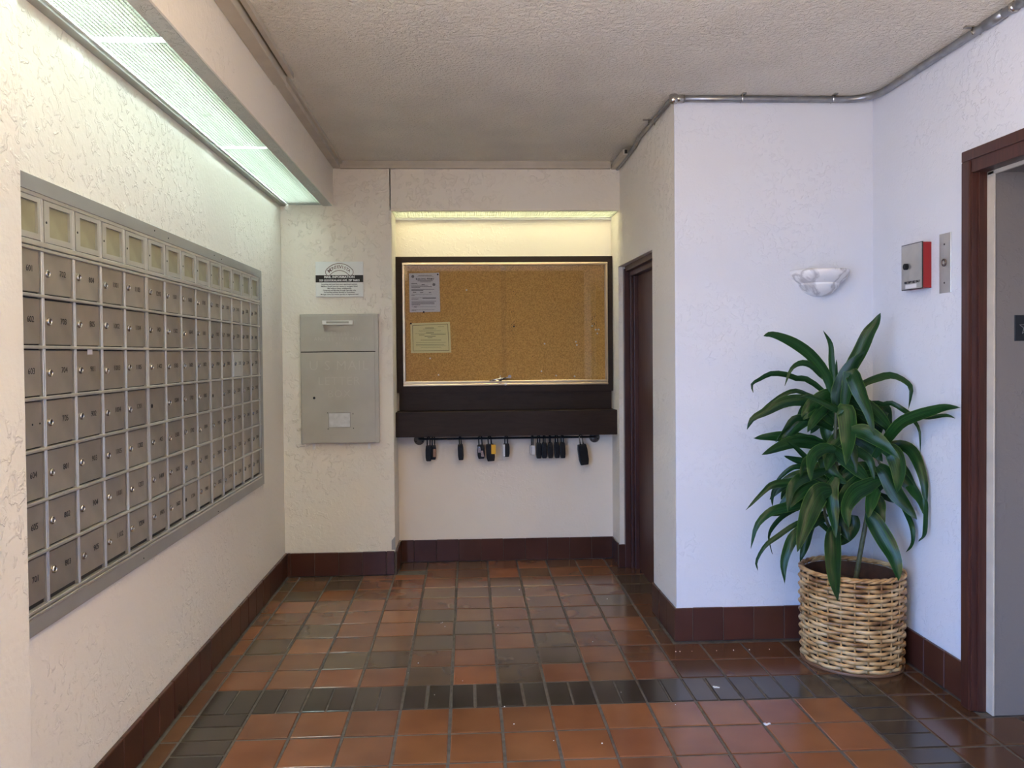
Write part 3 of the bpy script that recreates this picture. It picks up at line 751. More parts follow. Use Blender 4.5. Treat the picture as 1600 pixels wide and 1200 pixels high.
for s, z, sz in (('U S MAIL', 1.268, .082), ('LETTER', 1.176, .070), ('BOX', 1.100, .062)):
    text('embossed_lettering', s, sz, (-.772, ly - .0006, z), 'front', M_EMB, ld, extrude=.0016, bold=-.0012, spacing=1.12)
for s, z in (('LETTERS', 1.460), ('AND LETTER MAIL', 1.428), ('BE', 1.398)):
    text('embossed_lettering', s, .030, (-.772, ly - .0003, z), 'front', M_EMB, fl, extrude=.0009, bold=-.0004, spacing=1.2)
MB().cyl((-.920, ly - .001, 1.078), (-.920, ly + .004, 1.078), .0075, n=14).build('keyhole', M_BLACK, ld)
m = MB(); wx0, wx1, wz0, wz1 = -.834, -.709, .902, .986
MB().box(wx0, wx1, ly - .0008, ly + .004, wz0, wz1).build('card_window', plain('window_card', (.62, .62, .62), .3, var=.12, scale=30), ld)
for b4 in ((wx0 - .004, wx1 + .004, wz1, wz1 + .004), (wx0 - .004, wx1 + .004, wz0 - .003, wz0), (wx0 - .004, wx0, wz0, wz1), (wx1, wx1 + .003, wz0, wz1)):
    m.box(b4[0], b4[1], ly - .003, ly + .002, b4[2], b4[3])
m.build('window_frame', M_GREYMETAL, ld)
for x, z in ((wx0 - .008, wz1 + .002), (wx1 + .018, wz1 - .006), (wx0 - .006, wz0 - .010), (wx1 + .020, wz0 - .008)):
    MB().cyl((x, ly - .001, z), (x, ly + .003, z), .003, n=8).build('screw', M_BLACK, ld)
for x in (-.931, -.601):
    m = MB(); m.box(x - .008, x + .008, YB - .006, YB, .766, .806); m.cyl((x, YB - .014, .776), (x, YB, .776), .006, n=10)
    m.build('mounting_tab', M_WHITE, ld)

# ================================================================== BULLETIN BOARD CASE
bc = thing('bulletin_board_case', (.24, 5.09, 1.09), 'dark brown bulletin board case with cork panel behind sliding glass', 'notice board')
YF = 5.060
BX0, BX1, BZ0, BZ1 = NX0 + .001, .926, 1.088, 1.948
AX0, AX1, AZ0, AZ1 = -.409, .893, 1.130, 1.908
for b4 in ((BX0, BX1, AZ1, BZ1), (BX0, BX1, BZ0, AZ0), (BX0, AX0, AZ0, AZ1), (AX1, BX1, AZ0, AZ1)):
    MB().box(b4[0], b4[1], YF, YN - .002, b4[2], b4[3]).build('frame_board', M_DKWOOD, bc)
MB().box(AX0, AX1, 5.088, YN - .004, AZ0, AZ1).build('cork_panel', M_CORK, bc)
aw = .014
for b4, yy in (((AX0, AX1, AZ1 - aw, AZ1), 5.046), ((AX0, AX1, AZ0, AZ0 + .012), 5.046), ((AX0, AX1, AZ0 + .016, AZ0 + .030), 5.052), ((AX0, AX0 + aw, AZ0 + .03, AZ1 - aw), 5.046), ((AX1 - aw, AX1, AZ0 + .03, AZ1 - aw), 5.046), ((AX0, AX1, AZ0 + .012, AZ0 + .017), 5.056)):
    MB().box(b4[0], b4[1], yy, 5.088, b4[2], b4[3]).build('frame_rail', M_GOLD, bc, bevel=.0015, seg=1)
gx = .222
MB().box(AX0 + aw, gx + .022, 5.0575, 5.0605, AZ0 + .03, AZ1 - aw).build('glass_pane', M_GLASS, bc)
MB().box(gx - .008, AX1 - aw, 5.0655, 5.0685, AZ0 + .03, AZ1 - aw).build('glass_pane', M_GLASS, bc)
MB().box(BX0 + .012, BX1 - .006, 5.083, YN - .002, .9735, BZ0).build('apron_panel', M_DKWOOD, bc)
lk = MB(); lk.cyl((.205, 5.030, 1.168), (.205, 5.056, 1.168), .009, n=12); lk.tube([(.135, 5.040, 1.160), (.17, 5.036, 1.166), (.205, 5.034, 1.171), (.24, 5.038, 1.176)], [.004, .006, .008, .004], 8)
lk.tube([(.205, 5.034, 1.168), (.201, 5.034, 1.196)], [.006, .0015], 6)
lo = lk.build('showcase_lock', M_CHROME, bc, smooth=True)
kk = MB(); kk.tube([(.24, 5.038, 1.178), (.258, 5.036, 1.183)], .0022, 6); kk.lathe([(.011, 0), (.011, .003), (0, .003), (0, 0)], 12, (.263, 5.036, 1.186), ((1, 0, 0), (0, 0, 1), (0, 1, 0)))
kk.build('key', M_CHROME, lo)
MB().cyl((.236, 5.040, 1.138), (.236, 5.05, 1.138), .009, n=12).build('rail_bumper', M_WHITE, bc, smooth=False)

yp = 5.0865
pm = thing('permit_notice', (-.272, yp, 1.598), 'white printed notice in a clear sleeve at the top left of the cork', 'paper')
MB().hexa([(-.367, yp, 1.598), (-.173, yp, 1.601), (-.173, yp + .001, 1.601), (-.367, yp + .001, 1.598), (-.369, yp, 1.846), (-.178, yp, 1.849), (-.178, yp + .001, 1.849), (-.369, yp + .001, 1.846)]).build('sheet', M_PAPER, pm)
text('heading', 'BUILDING PERMIT', .0145, (-.268, yp - .0005, 1.809), 'front', M_INK, pm, extrude=.0002, bold=.0004)
M_GREYINK = plain('grey_print', (.20, .20, .20), .6)
ln = MB()
for x0, x1, z, h in ((-.31, -.225, 1.831, .003), (-.32, -.215, 1.825, .002), (-.315, -.22, 1.796, .004), (-.30, -.23, 1.789, .003), (-.355, -.318, 1.778, .005), (-.355, -.25, 1.768, .003), (-.29, -.27, 1.772, .004),
                     (-.355, -.225, 1.760, .003), (-.355, -.30, 1.753, .003), (-.355, -.21, 1.742, .003), (-.355, -.28, 1.735, .005), (-.345, -.325, 1.723, .005), (-.30, -.28, 1.721, .005), (-.245, -.23, 1.721, .005),
                     (-.355, -.225, 1.711, .002), (-.355, -.335, 1.704, .003), (-.355, -.20, 1.690, .002), (-.285, -.20, 1.685, .005), (-.355, -.31, 1.681, .003), (-.355, -.20, 1.667, .0025), (-.355, -.21, 1.658, .004), (-.355, -.21, 1.650, .004),
                     (-.355, -.30, 1.644, .003), (-.34, -.322, 1.630, .005), (-.355, -.20, 1.633, .0015), (-.355, -.21, 1.614, .002), (-.355, -.325, 1.609, .003)):
    ln.box(x0, x1, yp - .0004, yp, z, z + h)
for k, (x, z) in enumerate(((-.345, 1.826), (-.212, 1.774))): ln.lathe([(.0095, 0), (.0095, -.0004), (0, -.0004)], 12, (x, yp, z), ((1, 0, 0), (0, 0, 1), (0, 1, 0)))
ln.build('print_lines', M_GREYINK, pm)
MB().box(-.377, -.169, yp - .0022, yp - .0016, 1.594, 1.853).build('clear_sleeve', M_GLASS, pm)

cf = thing('certificate_notice', (-.236, yp, 1.339), 'pale yellow certificate with a double border pinned to the cork below the white notice', 'paper')
def cert(ins, dy, mat, nm):
    i = ins; MB().hexa([(-.362 + i, yp - dy, 1.339 + i), (-.106 - i, yp - dy, 1.341 + i), (-.106 - i, yp, 1.341 + i), (-.362 + i, yp, 1.339 + i),
                        (-.364 + i, yp - dy, 1.529 - i), (-.113 - i, yp - dy, 1.537 - i), (-.113 - i, yp, 1.537 - i), (-.364 + i, yp, 1.529 - i)]).build(nm, mat, cf)
cert(0, .0006, M_CERT, 'sheet'); cert(.0125, .0009, M_CERTB, 'border'); cert(.0158, .0012, M_CERT, 'inner_sheet')
ln = MB()
for x0, x1, z, h in ((-.19, -.15, 1.505, .002), (-.27, -.215, 1.497, .004), (-.285, -.20, 1.491, .002), (-.31, -.17, 1.479, .002), (-.265, -.215, 1.466, .004), (-.335, -.14, 1.463, .0015), (-.31, -.275, 1.453, .003), (-.235, -.14, 1.455, .003),
                     (-.275, -.205, 1.444, .004), (-.255, -.225, 1.435, .003), (-.30, -.17, 1.420, .003), (-.33, -.14, 1.405, .0015), (-.33, -.15, 1.392, .002), (-.33, -.14, 1.385, .0015), (-.30, -.17, 1.375, .002)):
    ln.box(x0, x1, yp - .0015, yp - .0011, z, z + h)
ln.build('print_lines', plain('olive_print', (.25, .24, .10), .6), cf)

# push pins in the cork: every one a thing
pw = MB().lathe([(.0, -.0095), (.0048, -.009), (.005, -.0072), (.0032, -.006), (.0032, -.002), (.0055, -.0015), (.0055, 0)], 10, axes=((1, 0, 0), (0, 0, 1), (0, 1, 0)))
pin_w = pw.mesh('push_pin', plain('white_pin', (.82, .80, .72), .3), smooth=True); pin_b = pw.mesh('push_pin', M_BLACK, smooth=True)
PINS = [(-.005, 1.738, 0, 'white push pin alone in the upper cork, to the right of the white notice'), (-.241, 1.305, 0, 'white push pin just below the yellow certificate'),
        (.491, 1.392, 0, 'white push pin alone in the middle of the right half of the cork'), (.692, 1.403, 0, 'upper white push pin of the close pair left of the pin cluster'),
        (.698, 1.382, 0, 'lower white push pin of the close pair left of the pin cluster'), (.798, 1.504, 0, 'white push pin at the top left of the cluster near the right frame'),
        (.821, 1.480, 0, 'white push pin, left one of the cluster row near the right frame'), (.839, 1.480, 0, 'white push pin, right one of the cluster row near the right frame'),
        (.831, 1.455, 0, 'lowest white push pin of the cluster near the right frame'), (.469, 1.216, 0, 'small white push pin right of the lock, slightly raised above the rail'),
        (.563, 1.187, 0, 'white push pin low on the cork, midway along the right rail'), (.682, 1.181, 0, 'white push pin low on the cork, furthest right above the rail'),
        (-.189, 1.199, 0, 'white push pin low on the cork in the left half'), (.295, 1.504, 1, 'dark push pin near the centre of the cork'),
        (-.187, 1.838, 1, 'black push pin in the upper corner of the white notice'), (-.278, 1.600, 1, 'black push pin at the bottom edge of the white notice'),
        (-.360, 1.527, 1, 'black push pin in the upper left corner of the yellow certificate')]
for x, z, dk, lab in PINS:
    tag(place('push_pin', pin_b if dk else pin_w, (x, yp - .001, z)), lab, 'push pin', 'push pins in the cork board')
hl = MB()
for i in range(46):
    if i < 22: x, z = random.gauss(.815, .014), random.gauss(1.535, .028)
    elif i < 34: x, z = .285 + random.uniform(-.006, .012), random.choice((1.52, 1.60, 1.74, 1.47)) + random.uniform(-.02, .02)
    else: x, z = random.uniform(-.05, .75), random.uniform(1.25, 1.80)
    hl.lathe([(.0025, 0), (0, 0)], 6, (x, 5.0876, z), ((1, 0, 0), (0, 0, 1), (0, 1, 0)))
hl.build('pin_holes', M_BLACK, bc)['kind'] = 'stuff'

# ledge below the board
sh = thing('letter_ledge', (.24, 5.03, .818), 'dark brown boxed wooden ledge under the bulletin board', 'shelf')
MB().box(NX0 + .001, .931, 4.950, 4.968, .818, .973).build('front_board', M_DKWOOD, sh, bevel=.0015, seg=1)
MB().box(NX0 + .002, .930, 4.966, YN - .002, .955, .972).build('top_board', M_DKWOOD, sh)
MB().box(NX0 + .002, .930, 4.966, YN - .002, .818, .832).build('bottom_board', M_DKWOOD, sh)

# ================================================================== KEY RAIL WITH LOCK BOXES
RY, RZ = 5.030, .797
kr = thing('key_rail', (.24, YN, .76), 'black metal rod on round wall flanges below the dark ledge', 'rail')
for x in (-.317, .812):
    m = MB(); m.lathe([(.034, 0), (.034, -.004), (.026, -.010), (.0, -.012)], 18, (x, YN, .785), ((1, 0, 0), (0, 0, 1), (0, 1, 0)))
    fo = m.build('flange', plain('dark_steel', (.16, .15, .14), .4, .7), kr, smooth=True)
    for s in (-.02, .02): MB().cyl((x + s, YN - .008, .775), (x + s, YN - .012, .775), .004, n=8).build('screw', M_BLACK, fo)
MB().tube([(-.317, YN - .008, .790), (-.317, RY + .03, .795), (-.305, RY + .008, RZ), (-.28, RY, RZ), (.78, RY, RZ), (.80, RY + .008, RZ), (.812, RY + .03, .795), (.812, YN - .008, .790)], .0065, 10).build('rod', M_RUBBER, kr, smooth=True)
def lock_box(x, ztop, h, w_, mat, label, tilt=0.0, dep=.034, dy=0.0, shackle=M_RUBBER, round_=.012, extra=None):
    t = thing('key_lock_box', (x, RY + dy, ztop - h), label, 'lock box', 'lock boxes hanging from the rod')
    yb = RY + dy - dep * .5
    m = MB(); n = 8
    prof = [(-.80, 0), (.80, 0), (1, .25), (1, .75), (.86, 1), (-.86, 1), (-1, .75), (-1, .25)]
    m.add([(a * w_ / 2, -dep / 2, q * h) for a, q in prof] + [(a * w_ / 2, dep / 2, q * h) for a, q in prof],
          [tuple(range(8)), tuple(range(15, 7, -1))] + [(i, (i + 1) % 8, 8 + (i + 1) % 8, 8 + i) for i in range(8)])
    bo = place('body', m.mesh('body', mat, bevel=.005, seg=2, smooth=False), (x, RY + dy, ztop - h), t)
    s = MB(); r = w_ * .26
    pts = [(-r, 0, h - .004), (-r, 0, RZ - (ztop - h) - .002)] + [(-r * math.cos(a), 0, RZ - (ztop - h) + .003 + .011 * math.sin(a)) for a in (0.5, 1.1, PI / 2, 2.0, 2.6)] + [(r, 0, RZ - (ztop - h) - .002), (r, 0, h - .004)]
    s.tube(pts, .0038, 8)
    place('shackle', s.mesh('shackle', shackle, smooth=True), (x, RY + dy, ztop - h), t, rot=(0, 0, random.uniform(.5, 1.1)))
    if extra: extra(t, bo, x, ztop, h, w_, dep, dy)
    else:
        c = MB(); c.box(-w_ * .3, w_ * .3, -dep / 2 - .0015, -dep / 2 + .001, h * .12, h * .72)
        place('front_cover', c.mesh('front_cover', mat, bevel=.001, seg=1), (x, RY + dy, ztop - h), t)
    if tilt:
        t.rotation_euler = (0, tilt, 0)
        # swing about the rod
        dz = RZ - (ztop - h); t.location = (x + math.sin(tilt) * -dz, RY + dy, RZ - math.cos(tilt) * dz)
    return t
def panel(nm, mat, fx0, fx1, fz0, fz1, proud=.002):
    def fn(t, bo, x, ztop, h, w_, dep, dy):
        c = MB(); c.box(fx0 * w_, fx1 * w_, -dep / 2 - proud, -dep / 2 + .002, fz0 * h, fz1 * h)
        place(nm, c.mesh(nm, mat, bevel=.0006, seg=1), (x, RY + dy, ztop - h), t)
    return fn
lock_box(-.253, .758, .098, .038, M_RUBBER, 'black lock box at the far left end of the rod, in front', dy=-.012)
lock_box(-.224, .755, .090, .034, M_RUBBER, 'lock box with a tan label half hidden behind the leftmost black one', dy=.018, extra=panel('tan_label', M_TANL, -.05, .45, .2, .75))
lock_box(-.055, .762, .100, .036, M_RUBBER, 'single black lock box hanging alone, second group from the left', tilt=-.04)
def silver(t, bo, x, ztop, h, w_, dep, dy):
    for a, b2, z0, z1 in ((-.4, .05, .45, .92), (.0, .42, .15, .6)):
        c = MB(); c.hexa([(a * w_, -dep / 2 - .004, z0 * h), (b2 * w_, -dep / 2 - .004, z0 * h), (b2 * w_, -dep / 2 + .002, z0 * h), (a * w_, -dep / 2 + .002, z0 * h),
                          ((a - .05) * w_, -dep / 2 - .004, z1 * h), ((b2 - .12) * w_, -dep / 2 - .004, z1 * h), ((b2 - .12) * w_, -dep / 2 + .002, z1 * h), ((a - .05) * w_, -dep / 2 + .002, z1 * h)])
        place('silver_cover', c.mesh('silver_cover', M_CHROME, bevel=.001, seg=1), (x, RY + dy, ztop - h), t)
lock_box(.072, .756, .088, .046, M_RUBBER, 'silver and black lock box beside the one with the yellow tag', dy=.006, extra=silver, tilt=-.05)
def yellow(t, bo, x, ztop, h, w_, dep, dy):
    c = MB(); c.box(.002, .030, -dep / 2 - .006, -dep / 2 - .004, h * .44, h * .98); c.box(.012, .018, -dep / 2 - .007, -dep / 2 - .004, h * .88, h * .92)
    place('yellow_tag', c.mesh('yellow_tag', M_YELLOW), (x, RY + dy, ztop - h), t, rot=(0, .06, 0))
    c = MB(); c.box(-w_ * .3, w_ * .3, -dep / 2 - .0015, -dep / 2 + .001, h * .08, h * .5)
    place('front_cover', c.mesh('front_cover', M_RUBBER, bevel=.001, seg=1), (x, RY + dy, ztop - h), t)
lock_box(.130, .762, .108, .054, M_RUBBER, 'black lock box with a bright yellow tag', dy=-.014, extra=yellow, tilt=-.06)
lock_box(.236, .762, .084, .042, M_RUBBER, 'black lock box with a white left side, hanging alone in the middle', extra=panel('white_side', M_WHITE, -.5, -.2, .04, .95, .001))
lock_box(.402, .749, .062, .034, M_GREYK, 'small grey lock box with a white label, left of the five black ones', extra=panel('white_label', M_PAPER, -.1, .5, .05, .95))
for x, lab in ((.443, 'first black lock box from the left in the row of five'), (.478, 'second black lock box from the left in the row of five'), (.514, 'middle black lock box in the row of five'),
               (.556, 'fourth black lock box from the left in the row of five'), (.592, 'last black lock box on the right of the row of five')):
    lock_box(x, .764, .099, .0335, M_RUBBER, lab, tilt=-.03 if x > .5 else 0, dy=random.uniform(-.006, .006))
lock_box(.711, .749, .130, .060, M_RUBBER, 'large tilted black lock box on a silver shackle near the right end of the rod', tilt=-.13, dep=.045, shackle=M_CHROME)

# small metal corner guard
m = MB(); m.add([(-.4735, YB - .001, .150), (-.4515, YB - .001, .150), (-.4515, YB - .001, .232), (-.4735, YB - .001, .205), (-.4735, YB + .001, .150), (-.4515, YB + .001, .150), (-.4515, YB + .001, .232), (-.4735, YB + .001, .205)],
                [(0, 1, 2, 3), (7, 6, 5, 4), (0, 4, 5, 1), (1, 5, 6, 2), (2, 6, 7, 3), (3, 7, 4, 0)])
solo('corner_guard', m, M_GREYMETAL, 'small grey metal corner plate at the niche edge just above the skirting', 'bracket')

# ================================================================== RACEWAYS AND CONDUIT
rw = thing('cable_raceway', (-.77, 3.8, 2.46), 'painted rectangular cable raceway along the beam and across the back wall', 'cable raceway')
def rbar(x0, x1, y0, y1, d_):
    return MB().hexa([(x0, y0, ceil_z(y0) - d_), (x1, y0, ceil_z(y0) - d_), (x1, y1, ceil_z(y1) - d_), (x0, y1, ceil_z(y1) - d_), (x0, y0, ceil_z(y0)), (x1, y0, ceil_z(y0)), (x1, y1, ceil_z(y1)), (x0, y1, ceil_z(y1))])
rbar(-.7965, -.742, 0.6, 3.37, .050).build('wide_run', M_RACE, rw, bevel=.003)
rbar(-.732, -.712, 0.6, 3.37, .022).build('side_run', M_RACE, rw, bevel=.002)
rbar(-.7965, -.752, 3.36, YB, .042).build('narrow_run', M_RACE, rw, bevel=.003)
rbar(-.754, -.738, 3.36, YB, .018).build('side_run', M_RACE, rw, bevel=.002)
MB().box(-.752, .874, YB - .032, YB, 2.447, 2.467).build('back_run', M_RACE, rw, bevel=.002)
MB().box(-.752, .874, YB - .022, YB, 2.467, 2.50).build('back_run', M_RACE, rw, bevel=.002)
cp = thing('conduit_pipe', (1.4, 3.59, 2.49), 'grey metal conduit pipe along the ceiling corner around the column and right wall', 'pipe')
RP = .0155
def cz(y): return ceil_z(y) - RP - .001
cy = YC - RP - .002; cxr = XR - RP - .002
bend = [(cxr - .13 + .13 * math.sin(a), cy - .13 + .13 * math.cos(a)) for a in [PI / 2 * k / 8 for k in range(9)]]
MB().tube([(col_x(YC) + .012, cy, cz(cy))] + [(1.2, cy, cz(cy))] + [(x, y, cz(y)) for x, y in bend] + [(cxr, 2.9, cz(2.9)), (cxr, 1.2, cz(1.2))], RP, 14).build('pipe_run', M_PIPE, cp, smooth=True)
sx0 = lambda y: col_x(y) - RP * .75 - .003
MB().tube([(sx0(3.59), 3.60, cz(3.6)), (sx0(4.0), 4.0, cz(4.0)), (sx0(4.26), 4.26, cz(4.26) + .004), (sx0(4.36) + .002, 4.36, cz(4.36) - .012), (sx0(4.5), 4.5, cz(4.5) - .020), (sx0(4.8), YB - .004, cz(4.8) - .026)], RP * .75, 12).build('pipe_run', M_PIPE, cp, smooth=True)
m = MB().box(col_x(4.8) - .052, col_x(4.8) - .026, 4.46, YB - .004, 2.446, 2.478); m.build('raceway_end', M_RACE, cp, bevel=.002)
MB().box(col_x(4.8) - .044, col_x(4.8) - .030, 4.452, 4.462, 2.452, 2.472).build('open_end', M_BLACK, cp)
el = MB(); el.lathe([(0, -.024), (.016, -.022), (.021, -.012), (.021, .012), (.016, .022), (0, .024)], 14, (col_x(YC) - .008, cy - .004, cz(cy)))
el.cyl((col_x(YC) - .008, cy, cz(cy)), (col_x(YC) + .042, cy, cz(cy)), .019, n=14)
el.build('elbow', M_CHROME, cp, smooth=True)
def strap(x, y, ax):
    m = MB(); z = cz(y)
    r = RP + .002
    if ax == 'x':
        m.tube([(x, y + r * math.cos(a), z + r * math.sin(a)) for a in [PI * k / 8 for k in range(-4, 13)]][2:-2], .0035, 6)
        m.box(x - .008, x + .008, y - RP - .03, y - RP + .002, z + RP - .004, z + RP + .002)
    else:
        m.tube([(x + r * math.cos(a), y, z + r * math.sin(a)) for a in [PI * k / 8 for k in range(-4, 13)]][2:-2], .0035, 6)
        m.box(x - RP - .03, x - RP + .002, y - .008, y + .008, z + RP - .004, z + RP + .002)
    m.build('strap', M_CHROME, cp, smooth=False)
strap(1.262, cy, 'x'); strap(1.685, cy, 'x'); strap(cxr, 2.85, 'y'); strap(sx0(4.0), 3.98, 'y')
for y0, y1, r in ((2.70, 2.80, RP + .003), (2.64, 2.655, RP + .004), (2.56, 2.62, RP + .003)):
    MB().cyl((cxr, y0, cz(y0)), (cxr, y1, cz(y1)), r, n=14).build('coupling', M_CHROME if r > RP + .0035 else M_PIPE, cp, smooth=True)

# ================================================================== SCONCE
sc = thing('wall_sconce', (1.628, YC, 1.58), 'white veined alabaster half bowl sconce on the column wall', 'wall lamp')
prof = [(0, .006), (.030, .008), (.058, .020), (.080, .038), (.092, .056), (.096, .070)]
AXS = ((1, 0, 0), (0, -.92, 0), (0, 0, 1)); so = (1.628, YC, 1.584)
MB().lathe(prof + [(.090, .071), (.0, .060)], 28, so, AXS, 0, PI).build('lower_bowl', M_ALAB, sc, smooth=True)
MB().lathe([(.094, .066), (.106, .074), (.122, .088), (.133, .104), (.137, .122), (.134, .127), (.126, .124), (.112, .096), (.090, .076)], 28, so, AXS, 0, PI).build('upper_lip', M_ALAB, sc, smooth=True)
MB().box(1.628 - .06, 1.628 + .06, YC - .012, YC, 1.64, 1.70).build('wall_plate', M_WHITE, sc)

# ================================================================== RED KEY BOX, PUSH-BUTTON PLATE, STAR PLATE
rb = thing('fire_key_box', (1.87, 3.24, 1.592), 'red metal key box with a steel front plate on the right wall', 'key box')
MB().box(1.8485, XR, 3.161, 3.312, 1.594, 1.781).build('red_body', M_RED, rb, bevel=.001, seg=1)
MB().box(1.8455, 1.849, 3.159, 3.3145, 1.592, 1.783).build('plate_edge', M_INK, rb)
MB().box(1.8445, 1.847, 3.162, 3.3115, 1.595, 1.780).build('front_plate', M_STEEL, rb)
text('lettering', 'FIRE DEPT USE ONLY', .0125, (1.8440, 3.232, 1.6225), 'right', M_INK, rb, extrude=.0003, bold=.0005)
MB().box(1.8440, 1.8447, 3.200, 3.283, 1.598, 1.614).build('white_label', M_PAPER, rb)
m = MB(); m.lathe([(.013, 0), (.013, .012), (.009, .014), (0, .014)], 14, (1.8447, 3.270, 1.690), ((0, 1, 0), (0, 0, 1), (-1, 0, 0)))
m.build('lock_cylinder', M_BLACK, rb, smooth=False)
cpn = thing('call_button_plate', (XR, 3.066, 1.566), 'narrow steel plate with a round push button beside the elevator frame', 'button plate')
MB().box(1.8825, XR + .002, 3.028, 3.105, 1.566, 1.801).build('plate', M_STEEL, cpn, bevel=.0008, seg=1)
m = MB(); m.lathe([(.0155, 0), (.0155, .004), (.012, .006), (.011, .003)], 18, (1.8825, 3.070, 1.686), ((0, 1, 0), (0, 0, 1), (-1, 0, 0)))
bz = m.build('button_bezel', plain('bronze_ring', (.20, .15, .12), .35, .8), cpn, smooth=True)
m = MB(); m.lathe([(.011, 0), (.011, .004), (.006, .006), (0, .006)], 16, (1.8825, 3.070, 1.686), ((0, 1, 0), (0, 0, 1), (-1, 0, 0)))
m.build('button', M_CHROME, bz, smooth=True)
for z in (1.758, 1.606): MB().cyl((1.8815, 3.070, z), (1.884, 3.070, z), .0038, n=10).build('screw', M_INK, cpn)
sp = thing('star_plate', (2.06, 2.812, 1.372), 'black plate with a raised star on the grey elevator jamb', 'sign')
MB().box(1.986, 2.140, 2.8085, 2.813, 1.373, 1.467).build('plate', M_RUBBER, sp, bevel=.001, seg=1)
stp = []
for k in range(10):
    r = .028 if k % 2 == 0 else .0115; a = PI / 2 + k * PI / 5
    stp.append((2.030 + r * math.cos(a), 2.8082, 1.423 + r * math.sin(a)))
MB().tube(stp + stp[:2], .0012, 6, caps=False).build('star_outline', plain('grey_relief', (.22, .22, .22), .5), sp)

# ================================================================== BASKET AND PLANT
bk = thing('wicker_basket', (1.647, 3.357, 0), 'woven straw coloured wicker basket planter in the corner by the column', 'basket')
BA, BB, BTH = .205, .188, -.386
NS, NR, BH = 24, 20, .392
def bpos(t, off, z):
    k = .964 + .036 * z / BH + .012 * math.sin(PI * z / BH)
    u, v = (BA * k + off) * math.cos(t), (BB * k + off) * math.sin(t)
    c, s = math.cos(BTH), math.sin(BTH)
    return (1.647 + c * u - s * v, 3.357 + s * u + c * v, z)
for k in range(NS):
    t = 2 * PI * k / NS
    MB().tube([bpos(t, -.001, .012 + (BH - .02) * i / 6) for i in range(7)], .0042, 6).build('stake', M_WICK, bk, smooth=True)
for r in range(NR):
    z = .020 + (BH - .040) * r / (NR - 1); pts = []; rs = []
    for i in range(NS * 4 + 1):
        t = 2 * PI * i / (NS * 4); ph = (i / 4 + r) * PI
        pts.append(bpos(t, .0068 * math.cos(ph), z + random.uniform(-.0008, .0008) + .0012 * math.sin(3 * t + r)))
        rs.append(.0084 * (1 + random.uniform(-.10, .10)))
    rs[-1] = rs[0]; pts[-1] = pts[0]
    MB().tube(pts, rs, 7, caps=False, flat=.72).build('weaver', M_WICK, bk, smooth=True)
for j in range(3):
    pts = []
    for i in range(145):
        t = 2 * PI * i / 144; a = t * 11 + j * 2 * PI / 3
        pts.append(bpos(t, .0065 * math.cos(a), BH + .004 + .0055 * math.sin(a)))
    MB().tube(pts, .0062, 6, caps=False).build('rim_strand', M_WICK, bk, smooth=True)
m = MB(); pl = [bpos(2 * PI * k / 40, .012, 0)[:2] for k in range(40)]; m.prism(pl, .0, .012); m.build('base', plain('dark_wicker_base', (.16, .085, .045), .5), bk, bevel=.004)
m = MB(); NN = 40
ri = [bpos(2 * PI * k / NN, -.0125, .02) for k in range(NN)] + [bpos(2 * PI * k / NN, -.0125, BH - .006) for k in range(NN)]
m.add(ri, [(k, (k + 1) % NN, NN + (k + 1) % NN, NN + k) for k in range(NN)]); m.build('lining', plain('brown_lining', (.075, .035, .016), .6, var=.3, scale=30), bk, smooth=True)

